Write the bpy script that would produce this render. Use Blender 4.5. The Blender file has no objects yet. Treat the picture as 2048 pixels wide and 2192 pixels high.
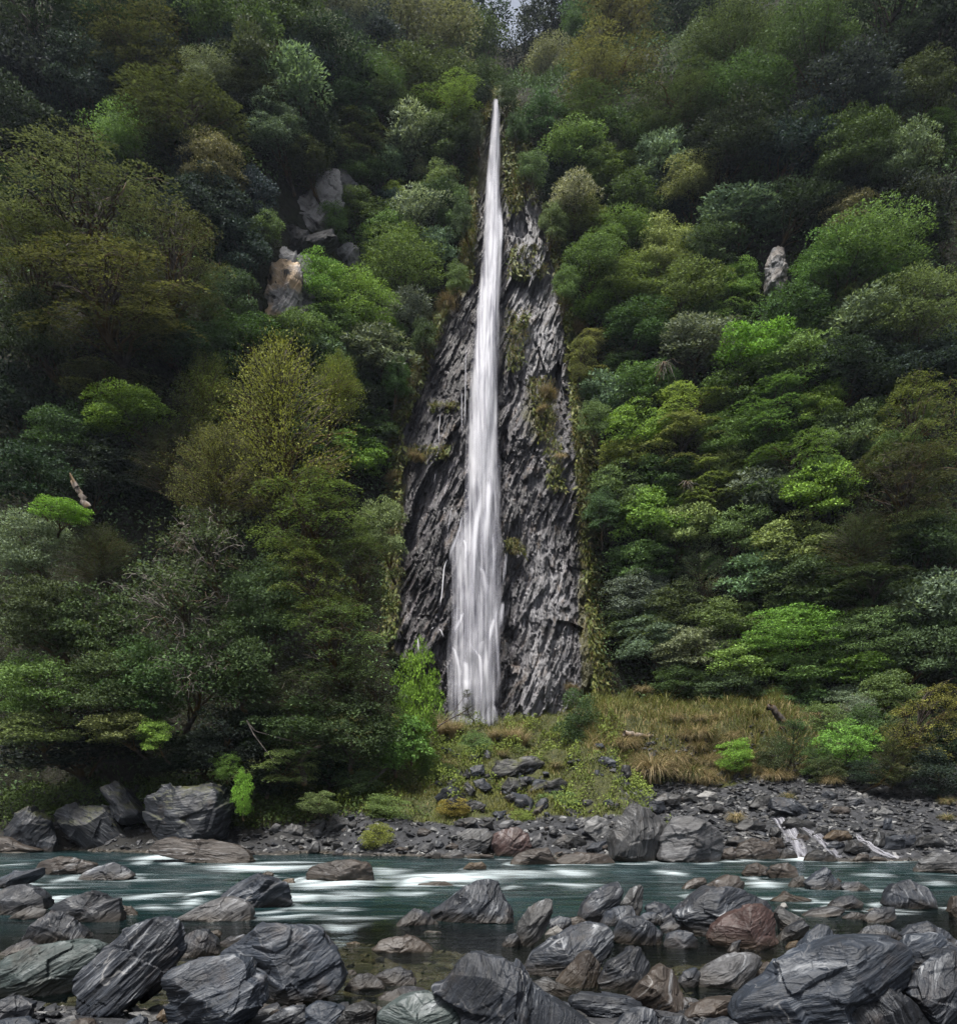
import bpy, math, random
import numpy as np
random.seed(7)
RNG = np.random.default_rng(7)
sc = bpy.context.scene
COL = sc.collection

# ---------------------------------------------------------------- picture <-> place
F, HOR, EYE = 1600.0, 1685.0, 2.0          # focal length in photo pixels, horizon row, eye height (m)
K1 = 0.37695                               # scale of the enlarged views the outlines were traced in
VIEW = {'1': (0, 1740, K1), '2': (680, 1740, K1), '3': (1348, 1740, K1), '4': (0, 1300, K1),
        '5': (680, 1400, K1), '6': (1348, 1400, K1), 'D': (0, 0, 1.10285), 'F': (0, 0, 1.0),
        'R': (1180, 1450, 0.3231)}
def full(v, pts):
    ox, oy, k = VIEW[v]
    return np.array([(ox + x * k, oy + y * k) for x, y in pts], float)
def at(x, y, Y):                            # photo pixel at distance Y -> world point
    return np.stack([(np.asarray(x) - 1024) / F * Y, np.asarray(Y) + 0 * np.asarray(x, float), EYE + (HOR - np.asarray(y)) / F * Y], -1)

# ---------------------------------------------------------------- noise
def _h(i, j, k, s):
    n = (i.astype(np.int64) * 374761393 + j.astype(np.int64) * 668265263 + k.astype(np.int64) * 2147483647 + s * 974634777) & 0xffffffff
    n = ((n ^ (n >> 13)) * 1274126177) & 0xffffffff
    n = ((n ^ (n >> 16)) * 2246822519) & 0xffffffff
    n = n ^ (n >> 15)
    return (n & 0xffffff) / float(0xffffff)
def vnoise(p, s=0):
    p = np.asarray(p, float)
    i = np.floor(p).astype(np.int64); f = p - i; f = f * f * (3 - 2 * f)
    r = 0
    for dx in (0, 1):
        for dy in (0, 1):
            for dz in (0, 1):
                w = (f[..., 0] if dx else 1 - f[..., 0]) * (f[..., 1] if dy else 1 - f[..., 1]) * (f[..., 2] if dz else 1 - f[..., 2])
                r = r + w * _h(i[..., 0] + dx, i[..., 1] + dy, i[..., 2] + dz, s)
    return r * 2 - 1
def fbm(p, o=4, s=0):
    p = np.asarray(p, float); r = 0; a = 1.0; t = 0
    for q in range(o):
        r = r + a * vnoise(p, s + q * 17); t += a; a *= .5; p = p * 2.03 + 11.3
    return r / t
def facets(p, s=0, jit=.9, tilt=.6):        # chiselled facets: one tilted plane per jittered cell
    i0 = np.floor(p).astype(np.int64); best = np.full(p.shape[:-1], 9e9); val = np.zeros(p.shape[:-1])
    for dx in (-1, 0, 1):
        for dy in (-1, 0, 1):
            for dz in (-1, 0, 1):
                i = i0 + np.array([dx, dy, dz]); a, b, c = i[..., 0], i[..., 1], i[..., 2]
                q = i + .5 + jit * (np.stack([_h(a, b, c, s), _h(a, b, c, s + 1), _h(a, b, c, s + 2)], -1) - .5)
                d = p - q; dd = (d * d).sum(-1)
                v = _h(a, b, c, s + 3) - .5 + tilt * (d * (np.stack([_h(a, b, c, s + 4), _h(a, b, c, s + 5), _h(a, b, c, s + 6)], -1) * 2 - 1)).sum(-1)
                m = dd < best; best = np.where(m, dd, best); val = np.where(m, v, val)
    return val
def sstep(a, b, x):
    t = np.clip((np.asarray(x, float) - a) / (b - a), 0, 1); return t * t * (3 - 2 * t)

# ---------------------------------------------------------------- mesh helpers
class MB:
    def __init__(self): self.v = []; self.f4 = []; self.f3 = []; self.t = []; self.n = 0
    def add(self, v, f, t=None):
        v = np.asarray(v, float).reshape(-1, 3); f = np.asarray(f, np.int64)
        (self.f4 if f.shape[1] == 4 else self.f3).append(f + self.n)
        self.v.append(v); self.n += len(v)
        self.t.append(np.full(len(v), .5) if t is None else np.asarray(t, float) + np.zeros(len(v)))
    def mesh(self, name, smooth=True):
        return mesh(name, np.concatenate(self.v), [np.concatenate(x) for x in (self.f4, self.f3) if x], {'tint': np.concatenate(self.t)}, smooth)
def mesh(name, v, fs, attrs=None, smooth=True):
    m = bpy.data.meshes.new(name); v = np.asarray(v, np.float32)
    if not isinstance(fs, list): fs = [fs]
    m.vertices.add(len(v)); m.vertices.foreach_set('co', v.ravel())
    idx = np.concatenate([f.ravel() for f in fs]).astype(np.int32)
    tot = np.concatenate([np.full(len(f), f.shape[1]) for f in fs]).astype(np.int32)
    m.loops.add(len(idx)); m.loops.foreach_set('vertex_index', idx)
    m.polygons.add(len(tot)); m.polygons.foreach_set('loop_start', np.concatenate([[0], np.cumsum(tot)[:-1]]).astype(np.int32))
    m.polygons.foreach_set('use_smooth', np.full(len(tot), smooth))
    for k, a in (attrs or {}).items():
        a = np.asarray(a, np.float32)
        if a.ndim == 1: m.attributes.new(k, 'FLOAT', 'POINT').data.foreach_set('value', a)
        else: m.attributes.new(k, 'FLOAT_VECTOR', 'POINT').data.foreach_set('vector', a.ravel())
    m.update(calc_edges=True); m.validate()
    return m
def link(name, me, mat=None, parent=None, color=None):
    o = bpy.data.objects.new(name, me); COL.objects.link(o)
    if mat is not None and not me.materials: me.materials.append(mat)
    if parent is not None: o.parent = parent
    if color is not None: o.color = color
    return o
def tag(o, label=None, cat=None, group=None, kind=None):
    for k, val in (('label', label), ('category', cat), ('group', group), ('kind', kind)):
        if val: o[k] = val
    return o
def empty(name, loc):
    o = bpy.data.objects.new(name, None); COL.objects.link(o); o.location = loc; o.empty_display_size = .2
    return o
def gridfaces(nu, nv):                      # nv rows of nu vertices
    a = np.arange(nu * nv).reshape(nv, nu)
    return np.stack([a[:-1, :-1], a[:-1, 1:], a[1:, 1:], a[1:, :-1]], -1).reshape(-1, 4)
def tube(mb, pts, r, k=5, t=.5):
    pts = np.asarray(pts, float); n = len(pts); r = np.asarray(r, float) + np.zeros(n)
    d = np.gradient(pts, axis=0); d /= np.linalg.norm(d, axis=1)[:, None] + 1e-9
    u = np.cross(d, [.31, .17, .93]); u /= np.linalg.norm(u, axis=1)[:, None] + 1e-9; w = np.cross(d, u)
    a = np.arange(k) * 2 * math.pi / k
    v = pts[:, None] + r[:, None, None] * (np.cos(a)[None, :, None] * u[:, None] + np.sin(a)[None, :, None] * w[:, None])
    f = []
    for i in range(n - 1):
        for j in range(k): f.append((i * k + j, i * k + (j + 1) % k, (i + 1) * k + (j + 1) % k, (i + 1) * k + j))
    mb.add(v.reshape(-1, 3), f, t)
def unit(v): return v / (np.linalg.norm(v, axis=-1, keepdims=True) + 1e-9)
def rdir(n): return unit(RNG.normal(size=(n, 3)))
def leaves(mb, p, d, nrm, L, W, t, fold=0.0):   # one diamond per leaf
    p = np.asarray(p); n = len(p); d = unit(d); s = unit(np.cross(d, nrm)); L = (np.asarray(L) + np.zeros(n))[:, None]; W = (np.asarray(W) + np.zeros(n))[:, None]
    v = np.stack([p, p + d * L * .45 + s * W * .5, p + d * L, p + d * L * .45 - s * W * .5], 1).reshape(-1, 3)
    mb.add(v, np.arange(4 * n).reshape(n, 4), np.repeat(np.asarray(t) + np.zeros(n), 4))
def blades(mb, base, az, L, W, bend, t, seg=4, up=1.0):
    n = len(base); L = L + np.zeros(n); W = W + np.zeros(n); bend = bend + np.zeros(n)
    dx = np.stack([np.cos(az), np.sin(az), np.zeros(n)], -1); sd = np.stack([-np.sin(az), np.cos(az), np.zeros(n)], -1)
    rows = []; pos = base.copy(); el = np.full(n, up) * (math.pi / 2) - .05 - RNG.random(n) * .35
    for k in range(seg + 1):
        w = W * (1 - (k / seg) ** 1.5 * .95) * .5
        rows.append(np.stack([pos - sd * w[:, None], pos + sd * w[:, None]], 1))
        pos = pos + (dx * np.cos(el)[:, None] + np.array([0, 0, 1.]) * np.sin(el)[:, None]) * (L / seg)[:, None]
        el = el - bend / seg
    v = np.stack(rows, 1).reshape(-1, 3)     # n, seg+1, 2
    f = []
    for k in range(seg): f.append((2 * k, 2 * k + 1, 2 * k + 3, 2 * k + 2))
    f = (np.arange(n)[:, None, None] * (2 * (seg + 1)) + np.array(f)[None]).reshape(-1, 4)
    mb.add(v, f, np.repeat(t + np.zeros(n), 2 * (seg + 1)))

# ---------------------------------------------------------------- node helper
class NT:
    def __init__(self, name):
        self.m = bpy.data.materials.new(name); self.m.use_nodes = True; self.t = self.m.node_tree; self.t.nodes.clear()
        self.out = self.t.nodes.new('ShaderNodeOutputMaterial')
    def n(self, typ, **kw):
        nd = self.t.nodes.new('ShaderNode' + typ)
        for k, v in kw.items():
            if k in ('op', 'operation'): nd.operation = v
            elif hasattr(nd, k) and not k[0].isupper(): setattr(nd, k, v)
        return nd
    def set(self, sock, v):
        if isinstance(v, bpy.types.NodeSocket): self.t.links.new(v, sock)
        elif v is not None: sock.default_value = v
    def math(self, op, a, b=0.0, c=None, clamp=False):
        nd = self.n('Math', op=op); nd.use_clamp = clamp
        self.set(nd.inputs[0], a); self.set(nd.inputs[1], b)
        if c is not None: self.set(nd.inputs[2], c)
        return nd.outputs[0]
    def noise(self, vec, scale=1.0, detail=4.0, rough=.55, dist=0.0):
        nd = self.n('TexNoise'); self.set(nd.inputs['Vector'], vec); nd.inputs['Scale'].default_value = scale
        nd.inputs['Detail'].default_value = detail; nd.inputs['Roughness'].default_value = rough; nd.inputs['Distortion'].default_value = dist
        return nd.outputs['Fac']
    def vor(self, vec, scale, feature='F1', out='Distance'):
        nd = self.n('TexVoronoi'); nd.feature = feature; self.set(nd.inputs['Vector'], vec); nd.inputs['Scale'].default_value = scale
        return nd.outputs[out]
    def mul3(self, vec, s):
        nd = self.n('VectorMath', op='MULTIPLY'); self.set(nd.inputs[0], vec); nd.inputs[1].default_value = s; return nd.outputs[0]
    def add3(self, a, b):
        nd = self.n('VectorMath', op='ADD'); self.set(nd.inputs[0], a); self.set(nd.inputs[1], b); return nd.outputs[0]
    def ramp(self, fac, stops):
        nd = self.n('ValToRGB'); e = nd.color_ramp.elements
        while len(e) < len(stops): e.new(.5)
        for q, (p, c) in enumerate(stops):
            e[q].position = p; e[q].color = tuple(c) + (1,) if len(c) == 3 else c
        self.set(nd.inputs[0], fac); return nd.outputs[0]
    def lin(self, x, a, b, c=0.0, d=1.0):
        nd = self.n('MapRange'); nd.clamp = True; self.set(nd.inputs[0], x)
        for q, v in enumerate((a, b, c, d)): self.set(nd.inputs[q + 1], v)
        return nd.outputs[0]
    def mix(self, f, a, b, mode='MIX'):
        nd = self.n('Mix'); nd.data_type = 'RGBA'; nd.blend_type = mode
        self.set(nd.inputs[0], f); self.set(nd.inputs[6], a if not isinstance(a, tuple) else a + (1,)); self.set(nd.inputs[7], b if not isinstance(b, tuple) else b + (1,))
        return nd.outputs[2]
    def attr(self, name, out='Fac'):
        nd = self.n('Attribute'); nd.attribute_name = name; return nd.outputs[out]
    def geo(self, out='Position'): return self.n('NewGeometry').outputs[out]
    def sep(self, vec):
        nd = self.n('SeparateXYZ'); self.set(nd.inputs[0], vec); return nd.outputs
    def obj(self, out='Color'): return self.n('ObjectInfo').outputs[out]
    def bump(self, h, strength=.5, dist=.05, normal=None):
        nd = self.n('Bump'); self.set(nd.inputs['Height'], h); nd.inputs['Strength'].default_value = strength; nd.inputs['Distance'].default_value = dist
        if normal is not None: self.set(nd.inputs['Normal'], normal)
        return nd.outputs[0]
    def bsdf(self, color, rough=.5, spec=.5, normal=None, **kw):
        nd = self.n('BsdfPrincipled'); self.set(nd.inputs['Base Color'], color + (1,) if isinstance(color, tuple) else color)
        self.set(nd.inputs['Roughness'], rough); self.set(nd.inputs['Specular IOR Level'], spec)
        if normal is not None: self.set(nd.inputs['Normal'], normal)
        for k, v in kw.items(): self.set(nd.inputs[k], v)
        return nd.outputs[0]
    def mixs(self, f, a, b):
        nd = self.n('MixShader'); self.set(nd.inputs[0], f); self.t.links.new(a, nd.inputs[1]); self.t.links.new(b, nd.inputs[2]); return nd.outputs[0]
    def done(self, s, disp=None):
        self.t.links.new(s, self.out.inputs['Surface']); return self.m

# ---------------------------------------------------------------- materials
def mat_rock(name, moss=0.0):
    g = NT(name); s = g.attr('strata', 'Vector'); col = g.obj('Color'); con = g.obj('Alpha')
    warp = g.n('TexNoise'); g.set(warp.inputs['Vector'], s); warp.inputs['Scale'].default_value = 1.6; warp.inputs['Detail'].default_value = 3
    w = g.add3(s, g.mul3(warp.outputs['Color'], (.10, .10, .10)))
    lay = g.noise(g.mul3(w, (1.3, 1.8, 17)), 1, 5, .62)
    fine = g.noise(g.mul3(w, (3.5, 5, 62)), 1, 3, .6)
    big = g.noise(s, 1.9, 4, .6)
    grit = g.noise(s, 26, 4, .7)
    lw = g.math('ADD', .25, g.math('MULTIPLY', con, .42)); v = g.math('ADD', g.math('ADD', g.math('MULTIPLY', g.math('SUBTRACT', lay, .5), lw), .31), g.math('ADD', g.math('MULTIPLY', fine, .24), g.math('MULTIPLY', grit, .26)))
    tone = g.lin(v, .36, .78, .16, 2.2)
    tone2 = g.math('MULTIPLY', tone, g.lin(big, .3, .72, .6, 1.4))
    c = g.mix(1.0, col, (1, 1, 1), 'MULTIPLY')
    mulc = g.n('VectorMath', op='SCALE'); g.set(mulc.inputs[0], c); g.set(mulc.inputs[3], g.math('MULTIPLY', tone2, .20))
    # pale silver / quartz streaks along the layers
    st = g.math('MULTIPLY', g.lin(lay, .54, .64), g.lin(big, .36, .58))
    st = g.math('MULTIPLY', g.math('MULTIPLY', st, g.lin(fine, .38, .58)), con, clamp=True)
    c = g.mix(st, mulc.outputs[0], (.19, .197, .207))
    # wandering quartz veins
    vn = g.noise(g.mul3(w, (1.5, 1.5, 2.6)), 1, 3, .55, .8)
    vein = g.lin(g.math('ABSOLUTE', g.math('SUBTRACT', vn, .5)), .0, .011, 1, 0)
    vein = g.math('MULTIPLY', g.math('MULTIPLY', vein, g.lin(big, .52, .68)), con, clamp=True)
    c = g.mix(g.math('MULTIPLY', vein, .8), c, (.25, .245, .24))
    # rusty / brown weathering patches
    rust = g.lin(g.noise(g.add3(s, (7.1, 3.3, 1.7)), 2.3, 5, .65), .57, .72)
    c = g.mix(g.math('MULTIPLY', rust, .28), c, (.05, .034, .022))
    # algae-stained band near the water line
    z = g.sep(g.geo())[2]
    band = g.math('MULTIPLY', g.lin(g.math('ADD', z, g.math('MULTIPLY', big, .25)), .12, .30, 1, 0), .65)
    c = g.mix(band, c, (.026, .019, .011))
    if moss:
        nz = g.sep(g.geo('Normal'))[2]
        mm = g.math('MULTIPLY', g.lin(nz, .25, .8), g.lin(g.noise(g.geo(), 2.4, 5, .7), .46, .62))
        c = g.mix(g.math('MULTIPLY', mm, moss), c, (.035, .038, .008))
    h = g.math('ADD', g.math('MULTIPLY', lay, g.math('ADD', .2, con)), g.math('ADD', g.math('MULTIPLY', fine, .35), g.math('MULTIPLY', grit, .25)))
    nb = g.bump(h, .62, .04)
    return g.done(g.bsdf(c, g.lin(lay, .3, .7, .66, .50), .32, nb))
M = {}
M['rock'] = mat_rock('schist_rock'); M['mossy_rock'] = mat_rock('mossy_schist_rock', .95)

def mat_leaf(name, trans=.22, hue=.5, rough=.5, spec=.28):
    g = NT(name); col = g.obj('Color'); t = g.attr('tint')
    rnd = g.geo('Random Per Island')
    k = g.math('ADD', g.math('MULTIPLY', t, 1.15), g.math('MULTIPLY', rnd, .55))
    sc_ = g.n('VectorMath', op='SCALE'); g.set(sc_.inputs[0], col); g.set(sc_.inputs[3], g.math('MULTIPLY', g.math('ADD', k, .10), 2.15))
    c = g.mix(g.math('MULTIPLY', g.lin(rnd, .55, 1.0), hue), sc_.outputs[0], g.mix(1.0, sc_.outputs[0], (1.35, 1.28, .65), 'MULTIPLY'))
    p = g.bsdf(c, rough, spec)
    tr = g.n('BsdfTranslucent'); g.set(tr.inputs[0], g.mix(1.0, c, (1.2, 1.2, .7), 'MULTIPLY'))
    return g.done(g.mixs(trans, p, tr.outputs[0]))
M['leaf'] = mat_leaf('glossy_leaf', .28, .30, .6, .07); M['beech'] = mat_leaf('fine_beech_leaf', .28, .30, .7, .05)
M['under'] = mat_leaf('undergrowth_leaf', .15, .3, .7, .04); M['straw'] = mat_leaf('straw_blade', .25, .15, .6, .2)
def mat_bark(name, a, b):
    g = NT(name); p = g.n('TexCoord').outputs['Object']
    n = g.noise(g.mul3(p, (7, 7, 2.5)), 1, 5, .7); m = g.noise(p, 1.7, 3)
    c = g.mix(g.lin(n, .35, .7), a, b); c = g.mix(g.math('MULTIPLY', g.lin(m, .5, .62), .7), c, (.085, .05, .012))
    return g.done(g.bsdf(c, .8, .2, g.bump(n, .8, .03)))
M['bark'] = mat_bark('bark', (.018, .014, .011), (.085, .07, .06)); M['twig'] = mat_bark('pale_lichen_twig', (.07, .062, .055), (.20, .18, .16))
M['drift'] = mat_bark('weathered_wood', (.06, .045, .035), (.24, .21, .185))

def mat_hill():
    g = NT('forest_floor'); p = g.geo()
    n = g.noise(p, .5, 6, .65); n2 = g.noise(p, 3.5, 5, .7)
    c = g.mix(g.lin(n2, .35, .7), (.010, .010, .007), (.026, .03, .014)); c = g.mix(g.lin(n, .5, .62), c, (.03, .028, .022))
    return g.done(g.bsdf(c, .9, .1, g.bump(n2, 1, .3)))
M['hill'] = mat_hill()
def mat_bank():
    g = NT('bank_ground'); p = g.geo(); x, y, z = g.sep(p)
    st = g.vor(p, 9.0, 'F1', 'Color'); sd = g.vor(p, 9.0, 'F1', 'Distance'); st2 = g.vor(p, 3.2, 'F1', 'Color')
    sv = g.n('SeparateColor'); g.set(sv.inputs[0], st); s1 = sv.outputs[0]
    n = g.noise(p, 1.1, 5, .65); nf = g.noise(p, 12, 4, .7)
    stone = g.mix(g.lin(s1, .0, 1.0), (.007, .0075, .009), (.030, .031, .035)); stone = g.mix(g.lin(s1, .93, .97), stone, (.14, .14, .14))
    stone = g.mix(g.lin(sd, .05, .11, 1, 0), stone, stone)
    shaded_earth = g.mix(nf, (.002, .0018, .0015), (.007, .006, .004))  # near-black: tree shade over the left bank put into the ground colour
    moss = g.mix(g.lin(nf, .3, .75), (.010, .013, .003), (.055, .058, .010))
    mk = g.attr('moss')
    c = g.mix(g.lin(g.math('ADD', mk, g.math('MULTIPLY', g.math('SUBTRACT', n, .5), .9)), .25, .55), g.mix(g.attr('shaded_soil'), stone, shaded_earth), moss)
    bed = g.mix(g.lin(n, .35, .65), (.012, .010, .006), (.045, .036, .022)); bed = g.mix(g.lin(s1, .6, .95), bed, (.06, .05, .035))
    c = g.mix(g.lin(z, -.06, .10, 1, 0), c, bed)
    h = g.math('ADD', g.math('MULTIPLY', g.lin(sd, 0, .12, 1, 0), .6), nf)
    return g.done(g.bsdf(c, .75, .3, g.bump(h, .9, .06)))
M['bank'] = mat_bank()
def mat_cliff():
    g = NT('wet_schist_cliff'); s = g.attr('strata', 'Vector'); p = g.geo()
    warp = g.n('TexNoise'); g.set(warp.inputs['Vector'], s); warp.inputs['Scale'].default_value = .5; warp.inputs['Detail'].default_value = 4
    w = g.add3(s, g.mul3(warp.outputs['Color'], (.7, .7, .7)))
    lay = g.noise(g.mul3(w, (.5, 3.0, 8.0)), 1, 6, .70); fine = g.noise(g.mul3(w, (2.2, 14, 34)), 1, 4, .65)
    big = g.noise(s, .42, 5, .6); gr = g.noise(p, 9, 4, .7)
    v = g.math('ADD', g.math('MULTIPLY', lay, .6), g.math('ADD', g.math('MULTIPLY', fine, .35), g.math('MULTIPLY', gr, .12)))
    c = g.ramp(v, [(.38, (.005, .005, .006)), (.48, (.014, .0125, .014)), (.56, (.046, .042, .047)), (.67, (.17, .16, .175))])
    pale = g.math('MULTIPLY', g.lin(g.math('ADD', g.math('MULTIPLY', big, .55), g.math('MULTIPLY', g.attr('pale'), .42)), .40, .56), g.lin(lay, .38, .54))
    c = g.mix(g.math('MULTIPLY', pale, .85), c, g.mix(fine, (.08, .078, .083), (.30, .295, .31)))
    rust = g.lin(g.noise(g.mul3(w, (.7, 1.5, 2.4)), 1.3, 4, .6), .56, .68)
    c = g.mix(g.math('MULTIPLY', rust, .5), c, (.11, .072, .042))
    c = g.mix(g.lin(g.noise(s, .9, 4, .6), .60, .70), c, (.018, .017, .017))
    wet = g.lin(g.math('ADD', g.noise(g.mul3(p, (.55, .55, .10)), 1, 4, .6), g.math('MULTIPLY', g.attr('pale'), .24)), .42, .58); c = g.mix(g.math('SUBTRACT', 1.0, wet), c, g.mix(1.0, c, (.34, .30, .30), 'MULTIPLY'))
    mo = g.lin(g.math('ADD', g.attr('moss'), g.math('MULTIPLY', g.math('SUBTRACT', g.noise(p, 1.5, 5, .7), .5), 1.5)), .42, .62)
    c = g.mix(g.math('MULTIPLY', mo, .92), c, g.mix(gr, (.020, .022, .005), (.085, .075, .016)))
    nb = g.bump(g.math('ADD', lay, g.math('MULTIPLY', fine, .45)), 1.0, .16)
    return g.done(g.bsdf(c, g.lin(lay, .35, .65, .55, .32), .5, nb))
M['cliff'] = mat_cliff()
def mat_scar():
    g = NT('bare_pale_rock'); s = g.attr('strata', 'Vector'); col = g.obj('Color'); al = g.obj('Alpha')
    n = g.noise(g.mul3(s, (3, 3, 1)), 1.5, 6, .7, .4); b = g.noise(s, .9, 5, .6); f = g.noise(s, 11, 4, .7)
    sc_ = g.n('VectorMath', op='SCALE'); g.set(sc_.inputs[0], col); g.set(sc_.inputs[3], g.lin(g.math('ADD', g.math('MULTIPLY', n, .7), g.math('MULTIPLY', f, .3)), .3, .68, .35, 1.25))
    c = g.mix(g.math('MULTIPLY', g.lin(b, .44, .56), al), sc_.outputs[0], g.mix(n, (.20, .12, .05), (.52, .36, .18)))
    c = g.mix(g.lin(g.noise(g.mul3(s, (2.0, 2.0, .35)), 1.7, 4, .6), .56, .66), c, (.02, .02, .02))
    return g.done(g.bsdf(c, .7, .3, g.bump(g.math('ADD', n, g.math('MULTIPLY', f, .4)), 1, .1)))
M['scar'] = mat_scar()
def mat_fall():
    g = NT('falling_water'); uv = g.attr('flow', 'Vector'); op = g.attr('op')
    a = g.noise(g.mul3(uv, (6, .22, 1)), 1, 4, .55, .2); b = g.noise(g.mul3(uv, (17, .35, 1)), 1, 3, .5, .1); d = g.noise(g.mul3(uv, (2.4, .35, 1)), 1, 4, .6, .4)
    s = g.math('ADD', g.math('MULTIPLY', a, .5), g.math('ADD', g.math('MULTIPLY', b, .12), g.math('MULTIPLY', d, .53)))
    k = g.math('ADD', g.math('SUBTRACT', g.math('MULTIPLY', op, 2.1), .62), g.math('MULTIPLY', g.math('SUBTRACT', s, .58), g.math('MULTIPLY', g.math('SUBTRACT', 1.3, op), 1.7)))
    al = g.math('MULTIPLY', g.lin(k, 0, 1), g.lin(op, 0, .12), clamp=True)
    al = g.math('MULTIPLY', al, .93)
    df = g.n('BsdfDiffuse'); cw = g.mix(g.lin(g.math('ADD', s, g.math('MULTIPLY', g.math('SUBTRACT', op, .62), .45)), .40, .62), (.19, .19, .24), (.66, .66, .70)); g.set(df.inputs[0], cw); tl = g.n('BsdfTranslucent'); g.set(tl.inputs[0], cw)
    tp = g.n('BsdfTransparent')
    return g.done(g.mixs(al, tp.outputs[0], g.mixs(.35, df.outputs[0], tl.outputs[0])))
M['fall'] = mat_fall()
def mat_water():
    g = NT('river_water'); p = g.geo(); foam = g.attr('foam'); deep = g.attr('deep')
    st = g.noise(g.mul3(p, (.55, 5.0, 1)), 1, 6, .62, .5); st2 = g.noise(g.mul3(p, (1.6, 14, 1)), 1, 4, .6, .3); bl = g.noise(g.mul3(p, (.22, .8, 1)), 1, 4, .6)
    teal = g.mix(g.lin(g.math('ADD', st, g.math('MULTIPLY', bl, .5)), .55, .95), (.002, .0045, .005), (.010, .027, .029))
    fk = g.math('ADD', foam, g.math('MULTIPLY', g.math('SUBTRACT', g.math('ADD', g.math('MULTIPLY', st, .65), g.math('MULTIPLY', st2, .35)), .60), g.math('ADD', .9, g.math('MULTIPLY', foam, 1.6))))
    f = g.math('MULTIPLY', g.math('POWER', g.lin(fk, .0, 1.0), 1.3), .9)
    nb = g.bump(g.math('ADD', st, g.math('MULTIPLY', st2, .3)), .35, .12)
    gl = g.n('BsdfGlossy'); g.set(gl.inputs['Roughness'], g.lin(deep, 0, 1, .03, .13)); g.set(gl.inputs['Normal'], nb); g.set(gl.inputs[0], (.9, .95, 1, 1))
    fr = g.n('Fresnel'); fr.inputs[0].default_value = 1.33; g.set(fr.inputs['Normal'], nb)
    df = g.n('BsdfDiffuse'); g.set(df.inputs[0], teal)
    tp = g.n('BsdfTransparent'); g.set(tp.inputs[0], (.62, .66, .56, 1))
    body = g.mixs(deep, tp.outputs[0], df.outputs[0])
    sh = g.mixs(fr.outputs[0], body, gl.outputs[0])
    fo = g.n('BsdfDiffuse'); g.set(fo.inputs[0], (.46, .52, .54, 1))
    return g.done(g.mixs(f, sh, fo.outputs[0]))
M['water'] = mat_water()
# ---------------------------------------------------------------- the land
_x, _z = np.meshgrid(np.arange(400) / 2 - 100, np.arange(260) / 2 - 12); HN = fbm(np.stack([_x * .16, _z * .16, 0 * _x], -1), 4, 3)
def hill_y(X, Z):                            # distance of the slope face at height Z
    X = np.asarray(X, float); Z = np.asarray(Z, float)
    y = 36 + .17 * (Z - 4) + .58 * np.maximum(Z - 41, 0)
    y = y - sstep(-4, -13, X) * np.maximum(8.5 - .1 * Z, 2) - sstep(7, 21, X) * np.maximum(5 - .05 * Z, 2)
    y = y + 5.0 * np.exp(-((X - 2.2) / 5.0) ** 2) * sstep(41, 58, Z)
    u = np.clip((X + 100) * 2, 0, 398.9); v = np.clip((Z + 12) * 2, 0, 258.9); i = u.astype(int); j = v.astype(int); a = u - i; b = v - j
    nz = (HN[j, i] * (1 - a) + HN[j, i + 1] * a) * (1 - b) + (HN[j + 1, i] * (1 - a) + HN[j + 1, i + 1] * a) * b
    return y + 1.5 * nz * sstep(2, 7, np.abs(X + .3) + sstep(40, 48, Z) * 8)
def hit(x, y, off=0.0):                      # where a line of sight meets the slope, moved 'off' metres towards the river
    x = np.asarray(x, float); y = np.asarray(y, float); Y = np.full(np.broadcast(x, y).shape, 36.)
    for _ in range(60):
        p = at(x, y, Y); Y = .55 * Y + .45 * hill_y(p[..., 0], p[..., 2])
    return at(x, y, Y - off)
def water_edge(X): return 21.7 - .12 * np.asarray(X) + .35 * np.sin(np.asarray(X) * .9) + .2 * np.sin(np.asarray(X) * 2.3)
def bank_z(X, Y):
    X = np.asarray(X, float); Y = np.asarray(Y, float); d = Y - water_edge(X)
    n = fbm(np.stack([X * .5, Y * .5, 0 * X], -1), 4, 9)
    far_c = .36 * d + .45 * sstep(0, 1.2, d); far_r = .25 * d + .15 * sstep(0, .6, d); far_l = .40 * d + .2 * sstep(0, 1, d)
    wr = sstep(4.2, 6.2, X); wl = sstep(-4, -7, X)
    far = far_c * (1 - wr) * (1 - wl) + far_r * wr + far_l * wl
    far = far + 2.1 * sstep(28.2, 31.6, Y + .25 * n) * sstep(4.0, 6.2, X) * (1 - .35 * sstep(13, 16, X))
    n2 = fbm(np.stack([X * 1.3, Y * 1.3, 0 * X + 4], -1), 3, 19); far = far + (.45 * n + .62 * n2) * sstep(.3, 3, d) * (1 - .7 * wr * sstep(30, 28, Y))
    near = -.75 * sstep(0, 2.5, -d) + .58 * sstep(11.8, 9.2, Y + .6 * np.sin(X * .7)) * 1.0 + .42 * sstep(7.6, 5.6, Y) + .12 * n
    return np.where(d > 0, far, near)
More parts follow.
